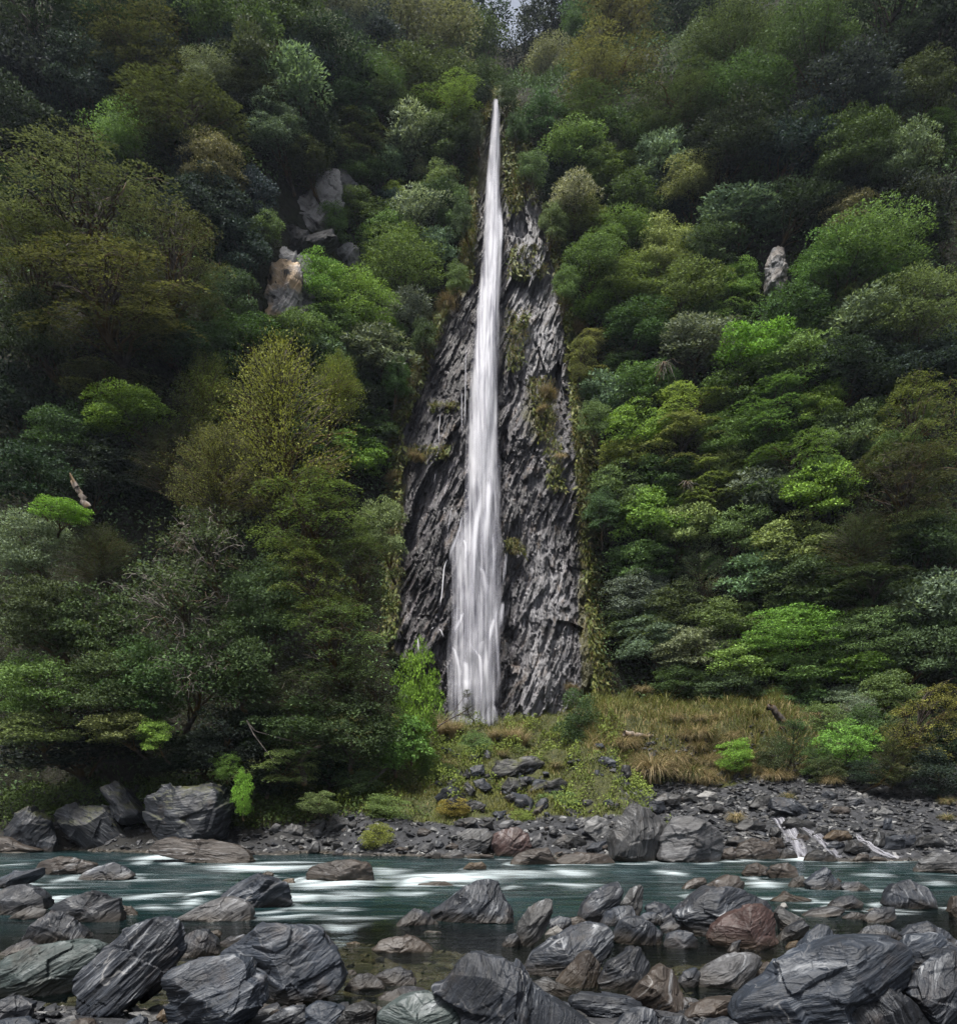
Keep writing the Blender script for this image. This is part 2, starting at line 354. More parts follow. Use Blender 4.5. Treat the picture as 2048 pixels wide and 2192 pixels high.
# bank and river bed, one sheet
xs = np.concatenate([[-400, -120, -60], np.linspace(-26, 26, 420), [60, 120, 400]]); ys = np.concatenate([[-400, -100, -30, -8], np.linspace(2, 39, 330)])
X, Y = np.meshgrid(xs, ys); Zb = bank_z(X, np.maximum(Y, 3)); Zb = Zb + .05 * fbm(np.stack([X * 2.2, Y * 2.2, 0 * X], -1), 3, 5)
def moss_mask(X, Y):
    d = Y - water_edge(X)
    m = sstep(1.1, 2.2, d) * sstep(5.6, 4.0, X - .12 * (Y - 26)) * sstep(-12, -6, X)
    return np.maximum(m, sstep(28.2, 29, Y + .3 * np.sin(X * 2.1)) * sstep(4.2, 5, X))
o = link('riverbank', mesh('riverbank', np.stack([X, Y, Zb], -1).reshape(-1, 3), gridfaces(len(xs), len(ys)),
     {'moss': moss_mask(X, Y).ravel(), 'shaded_soil': (sstep(-3, -7, X) * sstep(22, 24, Y)).ravel()}), M['bank'])
tag(o, kind='structure')
# forested slope
us = np.linspace(-75, 75, 300); ts = np.linspace(-3, 96, 240); X, Z = np.meshgrid(us, ts)
top = 70.5 + 25 * sstep(4, 14, np.abs(X - 2.9)); Zc = np.minimum(Z, top)
Yv = hill_y(X, Zc) + np.maximum(Z - top, 0) * 1.5
rough = .5 * fbm(np.stack([X * .7, Z * .7, 0 * X], -1), 4, 21)
Pv = np.stack([X, Yv + .35 + rough, Zc + .15 * rough], -1)
o = link('hillside', mesh('hillside', Pv.reshape(-1, 3), gridfaces(300, 240)[:, ::-1]), M['hill']); tag(o, kind='structure')

# ---------------------------------------------------------------- the rock face behind the fall
D = 1.10285
CE = np.array([(180, 952, 975), (240, 945, 1000), (300, 935, 1012), (360, 930, 1030), (420, 922, 1052), (500, 912, 1066), (560, 900, 1080), (610, 868, 1086), (650, 842, 1100), (720, 806, 1104), (800, 772, 1118), (860, 762, 1126),
               (920, 772, 1130), (1000, 775, 1134), (1080, 765, 1138), (1200, 756, 1142), (1260, 762, 1146), (1320, 815, 1152), (1400, 828, 1160), (1470, 830, 1190)], float)
def cliff_edges(yd):                         # ragged outline
    yd = np.asarray(yd, float); j = lambda s: (9 * fbm(np.stack([yd * .018, 0 * yd + s, 0 * yd], -1), 4, s)) * sstep(200, 420, yd)
    return np.interp(yd, CE[:, 0], CE[:, 1]) + j(5) * 1.5, np.interp(yd, CE[:, 0], CE[:, 2]) + j(8) * 1.5
def cliff_point(xd, yd):                     # smooth face, bulging towards the river between its edges
    l, r = cliff_edges(yd); m = (l + r) / 2; hw = (r - l) / 2; q = (xd - m) / hw
    b = np.where(np.abs(q) < 1, .55 + .75 * (1 - q * q), .55 - 2.4 * (np.abs(q) - 1) * hw / 40)
    return hit(xd * D, yd * D, np.maximum(b, -1.6))
def toward(p): return unit(np.array([0, 0, EYE]) - p)      # outwards from the face, over the river
nv, nu = 620, 230
yd = np.linspace(186, 1480, nv)[:, None]; l, r = cliff_edges(yd); mg = 34
xd = l - mg + np.linspace(0, 1, nu)[None, :] * (r - l + 2 * mg); yd = yd + 0 * xd
P0 = cliff_point(xd, yd); Xc, Yc, Zc = P0[..., 0], P0[..., 1], P0[..., 2]
ang = math.radians(69); a = np.array([math.cos(ang), 0, math.sin(ang)]); b = np.array([-math.sin(ang), -.55, math.cos(ang)]); b /= np.linalg.norm(b); c3 = np.cross(a, b)
S = np.stack([P0 @ a, P0 @ c3, P0 @ b], -1)
S = S + .5 * np.stack([fbm(S * .25, 3, 31), fbm(S * .25, 3, 32), fbm(S * .25, 3, 33)], -1)
disp = .62 * facets(S * np.array([.17, .6, .8]), 41, tilt=.9) + .25 * facets(S * np.array([.38, 1.9, 3.2]), 51, tilt=.9) + .17 * facets(S * np.array([.9, 4.5, 8]), 61, tilt=.9) + .06 * facets(S * np.array([2.6, 12, 22]), 71) + .35 * fbm(S * .45, 3, 81)
l, r = cliff_edges(yd); fade = sstep(-30, 20, xd - l) * sstep(-30, 20, r - xd)
P0 = P0 + (disp * (.4 + .6 * fade))[..., None] * toward(P0)
pale = np.clip(np.exp(-((xd - 1055) / 60) ** 2) * (.5 + .5 * sstep(1050, 1200, yd)) + np.exp(-(((xd - 1040) / 45) ** 2 + ((yd - 600) / 70) ** 2)) * 1.3 + np.exp(-(((xd - 1020) / 25) ** 2 + ((yd - 440) / 60) ** 2)) * 1.3, 0, 1.2)
mossc = np.clip(np.maximum(sstep(1100, 1135, xd - (yd - 900) * .02) * sstep(600, 760, yd), np.maximum(.8 * np.exp(-(((xd - 1045) / 40) ** 2 + ((yd - 800) / 80) ** 2)), .95 * sstep(925, 905, xd) * sstep(600, 520, yd))), 0, 1)
mossc = np.maximum(mossc, .7 * sstep(l + 22, l, xd)); mossc = np.maximum(mossc, .62 * sstep(470, 330, yd))
o = link('cliff', mesh('cliff', P0.reshape(-1, 3), gridfaces(nu, nv), {'strata': S.reshape(-1, 3), 'pale': pale.ravel(), 'moss': mossc.ravel()}, True), M['cliff'])
tag(o, kind='structure')

# ---------------------------------------------------------------- the waterfall
FE = np.array([(188, 957.5, 970.5), (198, 954.5, 972), (230, 951, 973), (300, 944, 973), (400, 935, 976), (430, 933, 982), (500, 930, 980), (600, 920, 976), (700, 910, 974), (800, 904, 974), (900, 899, 976), (960, 896, 980), (1020, 882, 987), (1060, 864, 992),
               (1100, 860, 994), (1180, 858, 995), (1260, 854, 992), (1300, 852, 990), (1432, 854, 990)], float)
def fall_edges(y):
    g_ = 3.5 + 9 * sstep(300, 1050, y); return np.interp(y, FE[:, 0], FE[:, 1]) - g_, np.interp(y, FE[:, 0], FE[:, 2]) + g_ * .8
fall_root = empty('waterfall', cliff_point(np.array(930.), np.array(1430.)))
tag(fall_root, 'tall white silky waterfall dropping down the dark rock cliff', 'waterfall')
bpy.context.view_layer.update(); FR = np.array(fall_root.location)
def sheet(name, ytop, ybot, seed, off, core, nu=40, nv=300, lo=0., hi=1.):
    y = np.linspace(ytop, ybot, nv)[:, None]; l, r = fall_edges(y); l, r = l + (r - l) * lo, l + (r - l) * hi
    u = np.linspace(0, 1, nu)[None, :]; wob = 1.5 * vnoise(np.stack([y * .02, 0 * y + seed, 0 * y], -1), seed)
    x = l + u * (r - l) + wob * np.sin(u * 3.1) ; y = y + 0 * x
    p = cliff_point(x, y); q = 2 * u - 1
    p = p + (off + .5 * (1 - q * q) + .25 * fbm(np.stack([u * 5 + 0 * y, y * .012, 0 * x + seed], -1), 3, seed))[..., None] * toward(p)
    edge = sstep(1.0, .32, np.abs(q)); t = (y - ytop) / (ybot - ytop)
    opv = core(u + 0 * y, y) * edge * sstep(0, .008, t) * sstep(1, .93, t)
    m = mesh(name, p.reshape(-1, 3) - FR, gridfaces(nu, nv), {'op': opv.ravel(), 'flow': np.stack([(x - 930) / 26 + seed * 3.7, p[..., 2], 0 * x + seed], -1).reshape(-1, 3)})
    return link(name, m, M['fall'], fall_root)
up = lambda u, y: np.where(y < 900, 1.0, 1.0 - .30 * sstep(900, 1080, y))
sheet('main_stream', 186, 1428, 3, .75, lambda u, y: .73 * up(u, y))
sheet('main_stream', 187, 1424, 8, 1.15, lambda u, y: (.30 + .38 * sstep(1000, 700, y)) * (1 - .25 * sstep(500, 300, y)), lo=.14, hi=.86)
sheet('water_veil', 940, 1430, 12, .55, lambda u, y: .66 * sstep(940, 1040, y) * (1 - .3 * u))
# brighter threads that slide over the ledges: photo outlines (x, y), width
TH = [([(936, 930), (930, 985), (921, 1040), (918, 1100), (914, 1180), (905, 1260)], 9, .9), ([(952, 900), (948, 960), (940, 1030), (938, 1100), (942, 1180)], 11, .85),
      ([(899, 985), (893, 1025), (884, 1050), (874, 1075), (871, 1140)], 5, .75), ([(893, 1040), (899, 1046), (905, 1060), (904, 1120)], 6, .8), ([(922, 1090), (929, 1098), (938, 1110), (944, 1150), (947, 1210)], 8, .75),
      ([(902, 1180), (893, 1205), (882, 1225), (875, 1260)], 6, .8), ([(866, 1246), (877, 1254), (884, 1266), (887, 1280), (892, 1300), (891, 1400)], 6, .9), ([(888, 1290), (896, 1282), (904, 1292), (906, 1340), (905, 1400)], 11, 1.),
      ([(910, 1235), (916, 1258), (926, 1268), (932, 1277), (934, 1330), (934, 1420)], 6, .8), ([(962, 1190), (952, 1228), (944, 1262), (934, 1276)], 7, .8), ([(968, 1150), (962, 1200), (965, 1260), (968, 1330), (970, 1420)], 6, .7),
      ([(977, 1160), (971, 1215), (960, 1245)], 6, .75), ([(951, 1362), (947, 1380), (944, 1428)], 7, .6), ([(956, 1362), (962, 1382), (966, 1428)], 7, .6), ([(905, 640), (903, 760), (901, 930)], 3, .7), ([(896, 740), (896, 800), (898, 910)], 2.5, .7),
      ([(877, 1260), (873, 1320), (871, 1400)], 3, .6), ([(968, 400), (972, 440), (970, 520)], 6, .8), ([(984, 1060), (978, 1120), (972, 1180)], 5, .6), ([(912, 1020), (905, 1090), (897, 1170), (890, 1235)], 6, .55), ([(955, 1010), (958, 1080), (955, 1160), (950, 1230)], 7, .6),
      ([(920, 1290), (921, 1350), (920, 1422)], 6, .5), ([(950, 1290), (950, 1350)], 6, .45), ([(880, 1300), (879, 1400)], 4, .5), ([(914, 1110), (917, 1170), (921, 1240)], 5, .6)]
def strand(name, pts, w, op, off, parent, org, n=60):
    pts = np.array(pts, float); L = np.concatenate([[0], np.cumsum(np.linalg.norm(np.diff(pts, axis=0), axis=1))]); s = np.linspace(0, L[-1], n)
    x = np.interp(s, L, pts[:, 0]); y = np.interp(s, L, pts[:, 1])
    k = np.ones(7) / 7
    x = np.convolve(np.pad(x, 3, 'edge'), k, 'valid'); y = np.convolve(np.pad(y, 3, 'edge'), k, 'valid')
    nx = np.gradient(y); ny = -np.gradient(x); ln = np.hypot(nx, ny) + 1e-9; nx /= ln; ny /= ln
    u = np.linspace(-1, 1, 9)[None, :]; wd = w * (.55 + .75 * np.linspace(0, 1, n))[:, None] if w > 4 else w + 0 * s[:, None]
    xx = x[:, None] + nx[:, None] * u * wd; yy = y[:, None] + ny[:, None] * u * wd
    p = cliff_point(xx, yy); p = p + (off + .12 * (1 - u * u))[..., None] * toward(p)
    e = sstep(1, .0, np.abs(u)) * op * sstep(0, .18, s / L[-1])[:, None] * sstep(1, .38, s / L[-1])[:, None]
    m = mesh(name, p.reshape(-1, 3) - org, gridfaces(9, n), {'op': e.ravel() * .92, 'flow': np.stack([xx / 26 + w, p[..., 2], 0 * xx], -1).reshape(-1, 3)})
    return link(name, m, M['fall'], parent)
for pts, w, op in TH: strand('bright_thread', pts, w * 1.9 if w > 4 else w * 1.4, op * .92, 1.5, fall_root, FR)
for lab, lines in (('thin white trickle on the dark rock left of the main fall, ending on a ledge', [([(872, 1076), (862, 1100), (858, 1150), (850, 1205), (848, 1222)], 2.4, 1.), ([(848, 1218), (856, 1224), (864, 1246)], 3.5, .8), ([(842, 1216), (836, 1224)], 2.5, .7)]),
                   ('hair-thin seep down the upper left of the rock face', [([(856, 790), (852, 830), (850, 905)], 1.8, .85), ([(846, 915), (840, 950)], 1.5, .6)]),
                   ('short white spout low on the left edge of the cliff', [([(811, 1236), (812, 1256), (815, 1276)], 2.4, 1.)]),
                   ('faint thread of water on the cliff halfway down, left of the fall', [([(878, 980), (872, 1010), (868, 1040), (866, 1066)], 2., .75)])):
    base = cliff_point(np.array(lines[0][0][-1][0] * 1.), np.array(lines[0][0][-1][1] * 1.)); r_ = empty('trickle', base); tag(r_, lab, 'trickle', 'trickles beside the waterfall')
    for pts, w, op in lines: strand('water_thread', pts, w, op, .62, r_, base)

# ---------------------------------------------------------------- boulders: outline traced in the photo, own distance, thickness and layering
def icosphere(n):
    import bmesh
    bm = bmesh.new(); bmesh.ops.create_icosphere(bm, subdivisions=n, radius=1.0)
    v = np.array([q.co[:] for q in bm.verts]); f = np.array([[q.index for q in t.verts] for t in bm.faces]); bm.free(); return v, f
ICO = {n: icosphere(n) for n in (2, 3, 4, 5, 6, 7)}
RC = {'slate': (.042, .052, .073), 'dslate': (.028, .034, .048), 'blue': (.050, .066, .096), 'grey': (.125, .125, .128), 'lgrey': (.19, .19, .20), 'pale': (.36, .36, .36), 'white': (.55, .54, .52), 'red': (.115, .058, .050), 'brown': (.085, .064, .050), 'green': (.105, .145, .140), 'dark': (.030, .030, .031), 'ochre': (.16, .11, .06), 'scarp': (.25, .24, .235)}
def ground_hit(x, y, lo=-.04):
    Y = np.linspace(3, 40, 1500); p = at(np.full_like(Y, x), np.full_like(Y, y), Y); k = np.argmax(p[:, 2] <= np.maximum(bank_z(p[:, 0], Y), lo))
    return Y[k] if k else 33.
def rock_mesh(name, X, Z, dep, ang, seed, lvl, rough=1.0, blocky=.75, lam=.8):
    """X, Z: outline (metres, about its centre) -> closed faceted boulder of half-depth dep, layers running at angle ang"""
    th = []; rr = []; n = len(X)
    for i in range(n):
        for t in np.linspace(0, 1, 24, endpoint=False):
            x = X[i] * (1 - t) + X[(i + 1) % n] * t; z = Z[i] * (1 - t) + Z[(i + 1) % n] * t
            th.append(math.atan2(z, x)); rr.append(math.hypot(x, z))
    th = np.array(th); rr = np.array(rr); k = np.argsort(th); th = th[k]; rr = rr[k]
    ta = np.linspace(-math.pi, math.pi, 361); ra = np.interp(ta, np.concatenate([th - 2 * math.pi, th, th + 2 * math.pi]), np.tile(rr, 3))
    ra = np.convolve(np.pad(ra[:-1], 4, 'wrap'), np.ones(5) / 5, 'same')[4:-4]; ra = np.append(ra, ra[0])
    d, f = ICO[lvl]; c = np.hypot(d[:, 0], d[:, 2]); t = np.arctan2(d[:, 2], d[:, 0]); R = np.interp(t, ta, ra)
    cc = np.clip(c, 1e-6, 1) ** blocky; q = np.stack([d[:, 0] / np.maximum(c, 1e-6) * cc, np.sign(d[:, 1]) * np.abs(d[:, 1]) ** .85, d[:, 2] / np.maximum(c, 1e-6) * cc], -1)
    rg = np.random.default_rng(seed)
    for _ in range(7):                       # a few big cleaved planes on the sides facing up, out and back
        nn = np.array([rg.uniform(-.75, .75), -1 if _ < 6 else 1., rg.uniform(-.35, .9)]); nn /= np.linalg.norm(nn); h = rg.uniform(.55, .80)
        e = np.maximum(q @ nn - h, 0); q = q - e[:, None] * nn * .93
    p = np.stack([q[:, 0] * R, q[:, 1] * dep, q[:, 2] * R], -1); size = float(np.mean(ra))
    a_ = math.radians(ang); a = np.array([math.cos(a_), rg.uniform(-.25, .25), math.sin(a_)]); a /= np.linalg.norm(a)
    b = np.array([-math.sin(a_), rg.uniform(-.75, -.2), math.cos(a_)]); b -= a * (a @ b); b /= np.linalg.norm(b); c3 = np.cross(a, b)
    s = np.stack([p @ a, p @ c3, p @ b], -1); s0 = s + rg.uniform(-50, 50, 3); u = s0 / size
    s1 = u + .07 * np.stack([fbm(u * 1.3, 2, seed), fbm(u * 1.3, 2, seed + 1), fbm(u * 1.3, 2, seed + 2)], -1)
    nrm = unit(p / np.array([size, dep, size]) ** 1)
    dsp = .11 * facets(s1 * np.array([.8, 1.1, 1.6]), seed + 3, tilt=.7) + lam * .065 * facets(s1 * np.array([.9, 1.6, 4.5]), seed + 13, tilt=.5) + (.03 + .05 * (1 - lam)) * fbm(s1 * 1.8, 4, seed + 40) + (1 - lam) * .07 * facets(s1 * np.array([1.8, 2.0, 2.6]), seed + 17, tilt=.9)
    if lvl >= 5: dsp = dsp + lam * .022 * facets(s1 * np.array([1.6, 3, 13]), seed + 23, tilt=.6) + lam * .022 * fbm(s1 * np.array([1.2, 2, 20]), 3, seed + 33) + .014 * fbm(s1 * np.array([4, 7, 42 * lam + 8]), 3, seed + 35)
    p = p + nrm * (dsp * size * rough)[:, None]
    return mesh(name, p, f, {'strata': s0}, True)
ROCKID = [100]; RIVER = []
def boulder(view, pts, base, ang, color, con, thick, label, name='boulder', cat='boulder', group='boulders along the river', mat='rock', Y=None, rough=1.0, lvl=None, zlo=-.04):
    P = full(view, pts); k = VIEW[view][2]; cx = (P[:, 0].min() + P[:, 0].max()) / 2; ymax = P[:, 1].max()
    by = ymax if base is None else VIEW[view][1] + base * k
    Yf = ground_hit(cx, by, zlo) if Y is None else Y
    wpx = np.ptp(P[:, 0]); hpx = np.ptp(P[:, 1]); dep = thick * .5 * math.sqrt(wpx * hpx) / F * Yf; Yc = Yf + dep * .62
    W = at(P[:, 0], P[:, 1], Yc); cen = np.array([(W[:, 0].min() + W[:, 0].max()) / 2, Yc, (W[:, 2].min() + W[:, 2].max()) / 2])
    ROCKID[0] += 97; px = math.sqrt(wpx * hpx)
    if lvl is None: lvl = 7 if px > 120 else 6 if px > 60 else 5 if px > 32 else 4
    o = link(name, rock_mesh(name, W[:, 0] - cen[0], W[:, 2] - cen[2], dep, ang, ROCKID[0], lvl, rough, .62 + .3 * (1 - con), min(1, .2 + con * .8)), M[mat], color=tuple(RC[color]) + (con,))
    o.location = cen; tag(o, label, cat, group)
    if 10 < Yf < 21.6: RIVER.append((cen[0], Yc, np.ptp(W[:, 0]) * .5, dep))
    return o
NB = [  # near bank and river, traced left to right
('1', [(0,370),(60,335),(150,330),(240,310),(245,350),(180,400),(60,435),(-60,440),(-60,390)], 440, 20, 'blue', .5, 1, 'blue-grey boulder at the left edge of the frame, behind the dark wedge boulder'),
('1', [(190,330),(230,275),(330,247),(400,255),(480,270),(555,290),(520,350),(410,365),(200,365)], 362, 15, 'brown', .7, .8, 'brownish humped boulder in the river at far left, left half of a touching pair'),
('1', [(440,388),(480,340),(560,300),(640,285),(700,300),(775,360),(650,392),(520,395)], 390, 10, 'slate', .9, .8, 'swirl-marked grey boulder in the river at far left, right half of a touching pair'),
('1', [(-80,520),(-60,455),(60,420),(140,410),(215,440),(265,480),(282,540),(180,570),(60,605),(-60,610)], 600, 25, 'dslate', .5, 1, 'very dark wedge boulder at the left edge above the small grey stone'),
('1', [(50,605),(110,560),(180,530),(270,550),(255,600),(120,628)], 622, 30, 'grey', .5, .9, 'small light grey stone beneath the dark wedge boulder at left edge'),
('1', [(300,545),(330,510),(430,470),(510,445),(590,465),(620,490),(685,480),(692,620),(600,642),(480,637),(400,605)], 638, 12, 'dslate', .45, 1, 'dark square-ended block sitting in the shallows left of the striped leaning boulder'),
('1', [(680,520),(740,530),(795,590),(690,600),(640,580)], 598, 0, 'brown', .2, .8, 'smooth low brown rock peeking out right of the dark square-ended block'),
('1', [(150,715),(210,620),(290,565),(350,560),(430,610),(510,715),(400,760),(250,770)], 760, 60, 'dslate', .8, 1, 'dark pyramid-topped boulder behind the big greenish boulder at left'),
('1', [(-120,900),(0,855),(80,800),(200,760),(330,735),(480,725),(590,760),(560,850),(480,960),(350,1070),(200,1070),(0,1030),(-120,1000)], 1070, 18, 'green', .6, .9, 'large greenish boulder at lower left, left of the tall striped leaning boulder'),
('1', [(0,800),(90,740),(160,720),(220,760),(90,830),(-40,880)], 830, 35, 'dslate', .6, .9, 'flat dark slab wedged between pyramid boulder and the left frame edge'),
('1', [(465,960),(520,860),(620,750),(740,645),(820,612),(930,588),(1010,605),(1050,680),(1035,790),(975,860),(930,940),(870,1010),(780,1090),(620,1160),(540,1175),(480,1110)], 1165, 40, 'slate', 1.0, .9, 'tall leaning boulder with fine diagonal silver stripes, lower left foreground'),
('1', [(1040,710),(1110,665),(1180,670),(1230,720),(1255,800),(1130,850),(1030,830)], 840, 65, 'dslate', .3, .9, 'dark rounded rock tucked behind the striped leaning boulder and blue block'),
('1', [(930,950),(960,890),(1060,850),(1200,820),(1330,808),(1410,835),(1440,920),(1500,930),(1518,1060),(1450,1140),(1330,1230),(1000,1240),(950,1080)], 1235, 20, 'blue', .75, .9, 'blue-grey block with coarse slanting grooves right of the striped leaning boulder'),
('1', [(1260,800),(1400,710),(1480,650),(1600,638),(1750,645),(1820,670),(1870,750),(1920,800),(1968,930),(1930,1000),(1840,1040),(1700,1110),(1520,1110),(1400,960)], 1105, 12, 'blue', .35, .8, 'broad flat-faced blue-grey slab boulder left of the pool'),
('1', [(1240,740),(1300,710),(1380,690),(1400,705),(1330,770),(1260,785)], 785, 30, 'slate', 1, .9, 'small shiny dark stone behind the broad flat-faced slab'),
('1', [(1180,675),(1240,665),(1262,690),(1240,720),(1195,705)], 725, 10, 'brown', .3, .9, 'tiny rusty stone on the water behind the dark rounded rock'),
('1', [(-60,1090),(0,1060),(90,1045),(190,1080),(180,1150),(60,1180),(-60,1180)], 1180, 20, 'dslate', .4, 1, 'dark stone under the greenish boulder in the lower left corner'),
('1', [(-40,1199),(30,1170),(150,1160),(215,1199),(200,1260),(-40,1260)], 1260, 5, 'blue', .3, 1, 'flat stone cut off by the bottom left corner of the frame'),
('1', [(380,1199),(450,1165),(530,1180),(560,1230),(380,1250)], 1250, 30, 'brown', .3, 1, 'small brown stone at the foot of the striped leaning boulder'),
('1', [(720,1190),(790,1150),(830,1170),(840,1250),(720,1250)], 1250, 60, 'blue', .5, 1, 'small blue-grey stone in the gap between the striped boulder and blue block'),
('1', [(895,1150),(930,1110),(965,1130),(960,1190),(900,1190)], 1200, 50, 'ochre', .2, 1, 'little tan stone in the dark gap beside the blue block'),
('1', [(1730,1110),(1800,1070),(1900,1085),(1960,1110),(1935,1180),(1890,1240),(1730,1250)], 1250, 30, 'blue', .3, 1, 'dark blue stone on the gravel below the broad flat-faced slab'),
('1', [(1500,1180),(1600,1120),(1720,1100),(1760,1160),(1700,1240),(1500,1250)], 1250, 20, 'dslate', .8, 1, 'low dark ledge stone in front of the broad flat-faced slab'),
('1', [(1260,470),(1350,400),(1480,352),(1560,362),(1630,410),(1668,520),(1600,550),(1470,572),(1380,550),(1300,520)], 560, 32, 'blue', .85, .8, 'striped slab boulder out in the river at left, back one of two'),
('1', [(1000,605),(1100,550),(1200,500),(1300,473),(1390,495),(1440,540),(1437,615),(1350,638),(1240,635),(1120,628)], 632, 25, 'lgrey', .9, .8, 'bright grey ridged slab in the river in front of the striped slab boulder'),
('1', [(1480,352),(1520,330),(1558,342),(1550,368),(1500,370)], None, 20, 'brown', .6, .9, 'pebble-sized brown stone perched on top of the striped slab boulder in the river'),
('1', [(1590,395),(1620,375),(1665,372),(1682,400),(1640,415)], 412, 10, 'ochre', .3, .9, 'small tan rock in the current right of the striped river slab'),
('1', [(845,215),(900,160),(960,140),(1080,155),(1200,150),(1330,180),(1420,215),(1447,265),(1430,292),(1200,318),(1100,280),(1010,250),(930,225)], 295, 170, 'brown', .75, .8, 'long pale-topped brown boulder lying at the far waterline on the left'),
('1', [(-60,180),(0,135),(60,140),(120,175),(255,215),(150,228),(-60,228)], 224, 165, 'brown', .4, .8, 'low brown boulder on the far waterline at the left frame edge'),
('2', [(-70,372),(-40,320),(0,290),(100,265),(200,262),(280,280),(307,310),(317,405),(250,415),(120,400),(-50,385)], 405, 12, 'brown', .8, .8, 'brown-skirted dark boulder standing in the white rapids at centre left'),
('2', [(560,405),(640,395),(720,390),(785,415),(760,430),(600,430)], 425, 5, 'brown', .2, .7, 'low wet rock the rapids pour over, left of the centre boulder'),
('2', [(820,320),(860,285),(930,278),(960,300),(955,330),(880,335)], 330, 5, 'ochre', .2, .8, 'small tan rock just breaking the water below the red boulder'),
('2', [(640,560),(690,530),(750,490),(830,430),(900,395),(970,381),(1020,400),(1050,460),(1090,540),(1118,605),(1110,630),(950,650),(800,655),(660,650)], 645, 45, 'slate', .8, .9, 'big peaked dark boulder standing alone in mid river at the centre'),
('2', [(425,655),(470,600),(550,538),(592,555),(640,590),(690,630),(690,655),(600,662),(500,665)], 658, 35, 'slate', .8, .9, 'slanted striped rock leaning on the left foot of the big peaked river boulder'),
('2', [(300,775),(370,720),(450,700),(540,705),(620,740),(658,785),(640,815),(520,825),(380,822)], 815, 10, 'brown', .25, .8, 'smooth flat brown rock lying alone in the still pool'),
('2', [(150,745),(210,730),(255,745),(230,765),(160,762)], 762, 0, 'ochre', .1, .8, 'yellowish stone just under the pool surface left of the flat brown rock'),
('2', [(585,690),(620,668),(690,672),(720,690),(660,702)], 698, 0, 'grey', .2, .7, 'pale submerged stone in the pool below the big peaked boulder'),
('2', [(30,555),(70,535),(125,535),(110,552)], 556, 0, 'brown', .2, .7, 'tiny flat stone breaking the river between rapids and pool'),
('2', [(1120,775),(1125,690),(1150,570),(1190,530),(1260,500),(1322,490),(1332,560),(1300,640),(1250,710),(1190,775)], 780, 52, 'grey', 1, .9, 'upright pale-striped boulder like a fin at the right side of the pool'),
('2', [(1045,755),(1080,695),(1120,680),(1150,720),(1130,785),(1060,780)], 782, 40, 'slate', .4, .9, 'low wet stone at the left foot of the fin-like striped boulder'),
('2', [(1475,585),(1500,520),(1560,460),(1640,410),(1700,398),(1732,440),(1715,510),(1640,570),(1600,640),(1530,640)], 640, 40, 'slate', .8, .9, 'tilted dark block with one white edge, back row right of the pool'),
('2', [(1715,520),(1760,450),(1800,415),(1837,410),(1852,450),(1842,520),(1810,600),(1750,600)], 620, 55, 'grey', 1, .9, 'pointed pale-striped rock right next to the tilted white-edged block'),
('2', [(1612,625),(1640,560),(1700,530),(1780,528),(1805,580),(1760,650),(1680,660),(1620,660)], 660, 70, 'blue', .7, .9, 'blue-grey rounded rock in front of the tilted white-edged block'),
('2', [(1310,610),(1370,590),(1430,600),(1445,660),(1390,710),(1320,690)], 705, 30, 'slate', .4, .9, 'small dark rock behind the white stone right of the fin-like boulder'),
('2', [(1420,600),(1470,590),(1520,610),(1510,660),(1430,680)], 680, 10, 'brown', .3, .9, 'brownish stone between the small dark rock and the long striped slab'),
('2', [(1282,695),(1320,660),(1360,640),(1392,668),(1372,700),(1300,714)], 712, 10, 'white', .2, .9, 'small white quartz stone beside the fin-like striped boulder'),
('2', [(1175,870),(1210,800),(1350,710),(1450,650),(1550,618),(1640,645),(1675,700),(1660,790),(1600,870),(1500,910),(1350,960),(1250,960),(1195,935)], 960, 33, 'slate', 1, .85, 'long dark slab boulder with parallel white lines right of the pool'),
('2', [(1350,960),(1430,860),(1500,800),(1542,788),(1602,860),(1610,930),(1590,1010),(1500,1025),(1400,1000)], 1020, 60, 'brown', .9, .9, 'brownish triangular rock leaning on the long white-lined slab'),
('2', [(1590,960),(1640,850),(1760,770),(1830,762),(1885,860),(1860,950),(1770,1020),(1680,1045),(1610,1030)], 1040, 35, 'dslate', .9, .9, 'near-black rounded slab boulder right of the brownish triangular rock'),
('3', [(-100,700),(-60,615),(0,590),(60,590),(130,620),(182,690),(170,750),(120,775),(-20,775),(-90,735)], 772, 60, 'slate', 1, .9, 'round grey boulder webbed with thin white veins'),
('3', [(45,600),(80,570),(140,565),(180,595),(175,640),(110,630)], 660, 60, 'blue', .2, .9, 'smooth blue-grey stone resting behind the white-veined round boulder'),
('3', [(85,575),(90,530),(140,505),(200,515),(245,565),(250,620),(180,640),(130,600)], 650, 30, 'slate', .6, .9, 'dark rock left of the layered boulder, behind the smooth blue-grey stone'),
('3', [(170,650),(240,600),(300,620),(330,680),(270,700),(190,700)], 705, 40, 'slate', .8, .9, 'jagged streaked stone at the left foot of the layered boulder'),
('3', [(640,0),(641,0),(642,1)], 0, 0, '', 0, 0, ''),
('2', [(640,1000),(700,950),(780,860),(850,795),(900,788),(960,820),(1060,830),(1150,870),(1197,930),(1210,990),(1290,1040),(1380,1090),(1450,1140),(1560,1220),(1500,1320),(850,1320),(800,1150),(720,1060)], 1320, 60, 'slate', 1, .8, 'large dome boulder with swirling white veins at bottom centre'),
('2', [(330,1150),(400,1090),(480,1050),(600,1028),(700,1040),(760,1080),(820,1130),(850,1230),(700,1290),(350,1290)], 1290, 15, 'green', .9, .9, 'pale green streaked boulder at the bottom edge left of the dome boulder'),
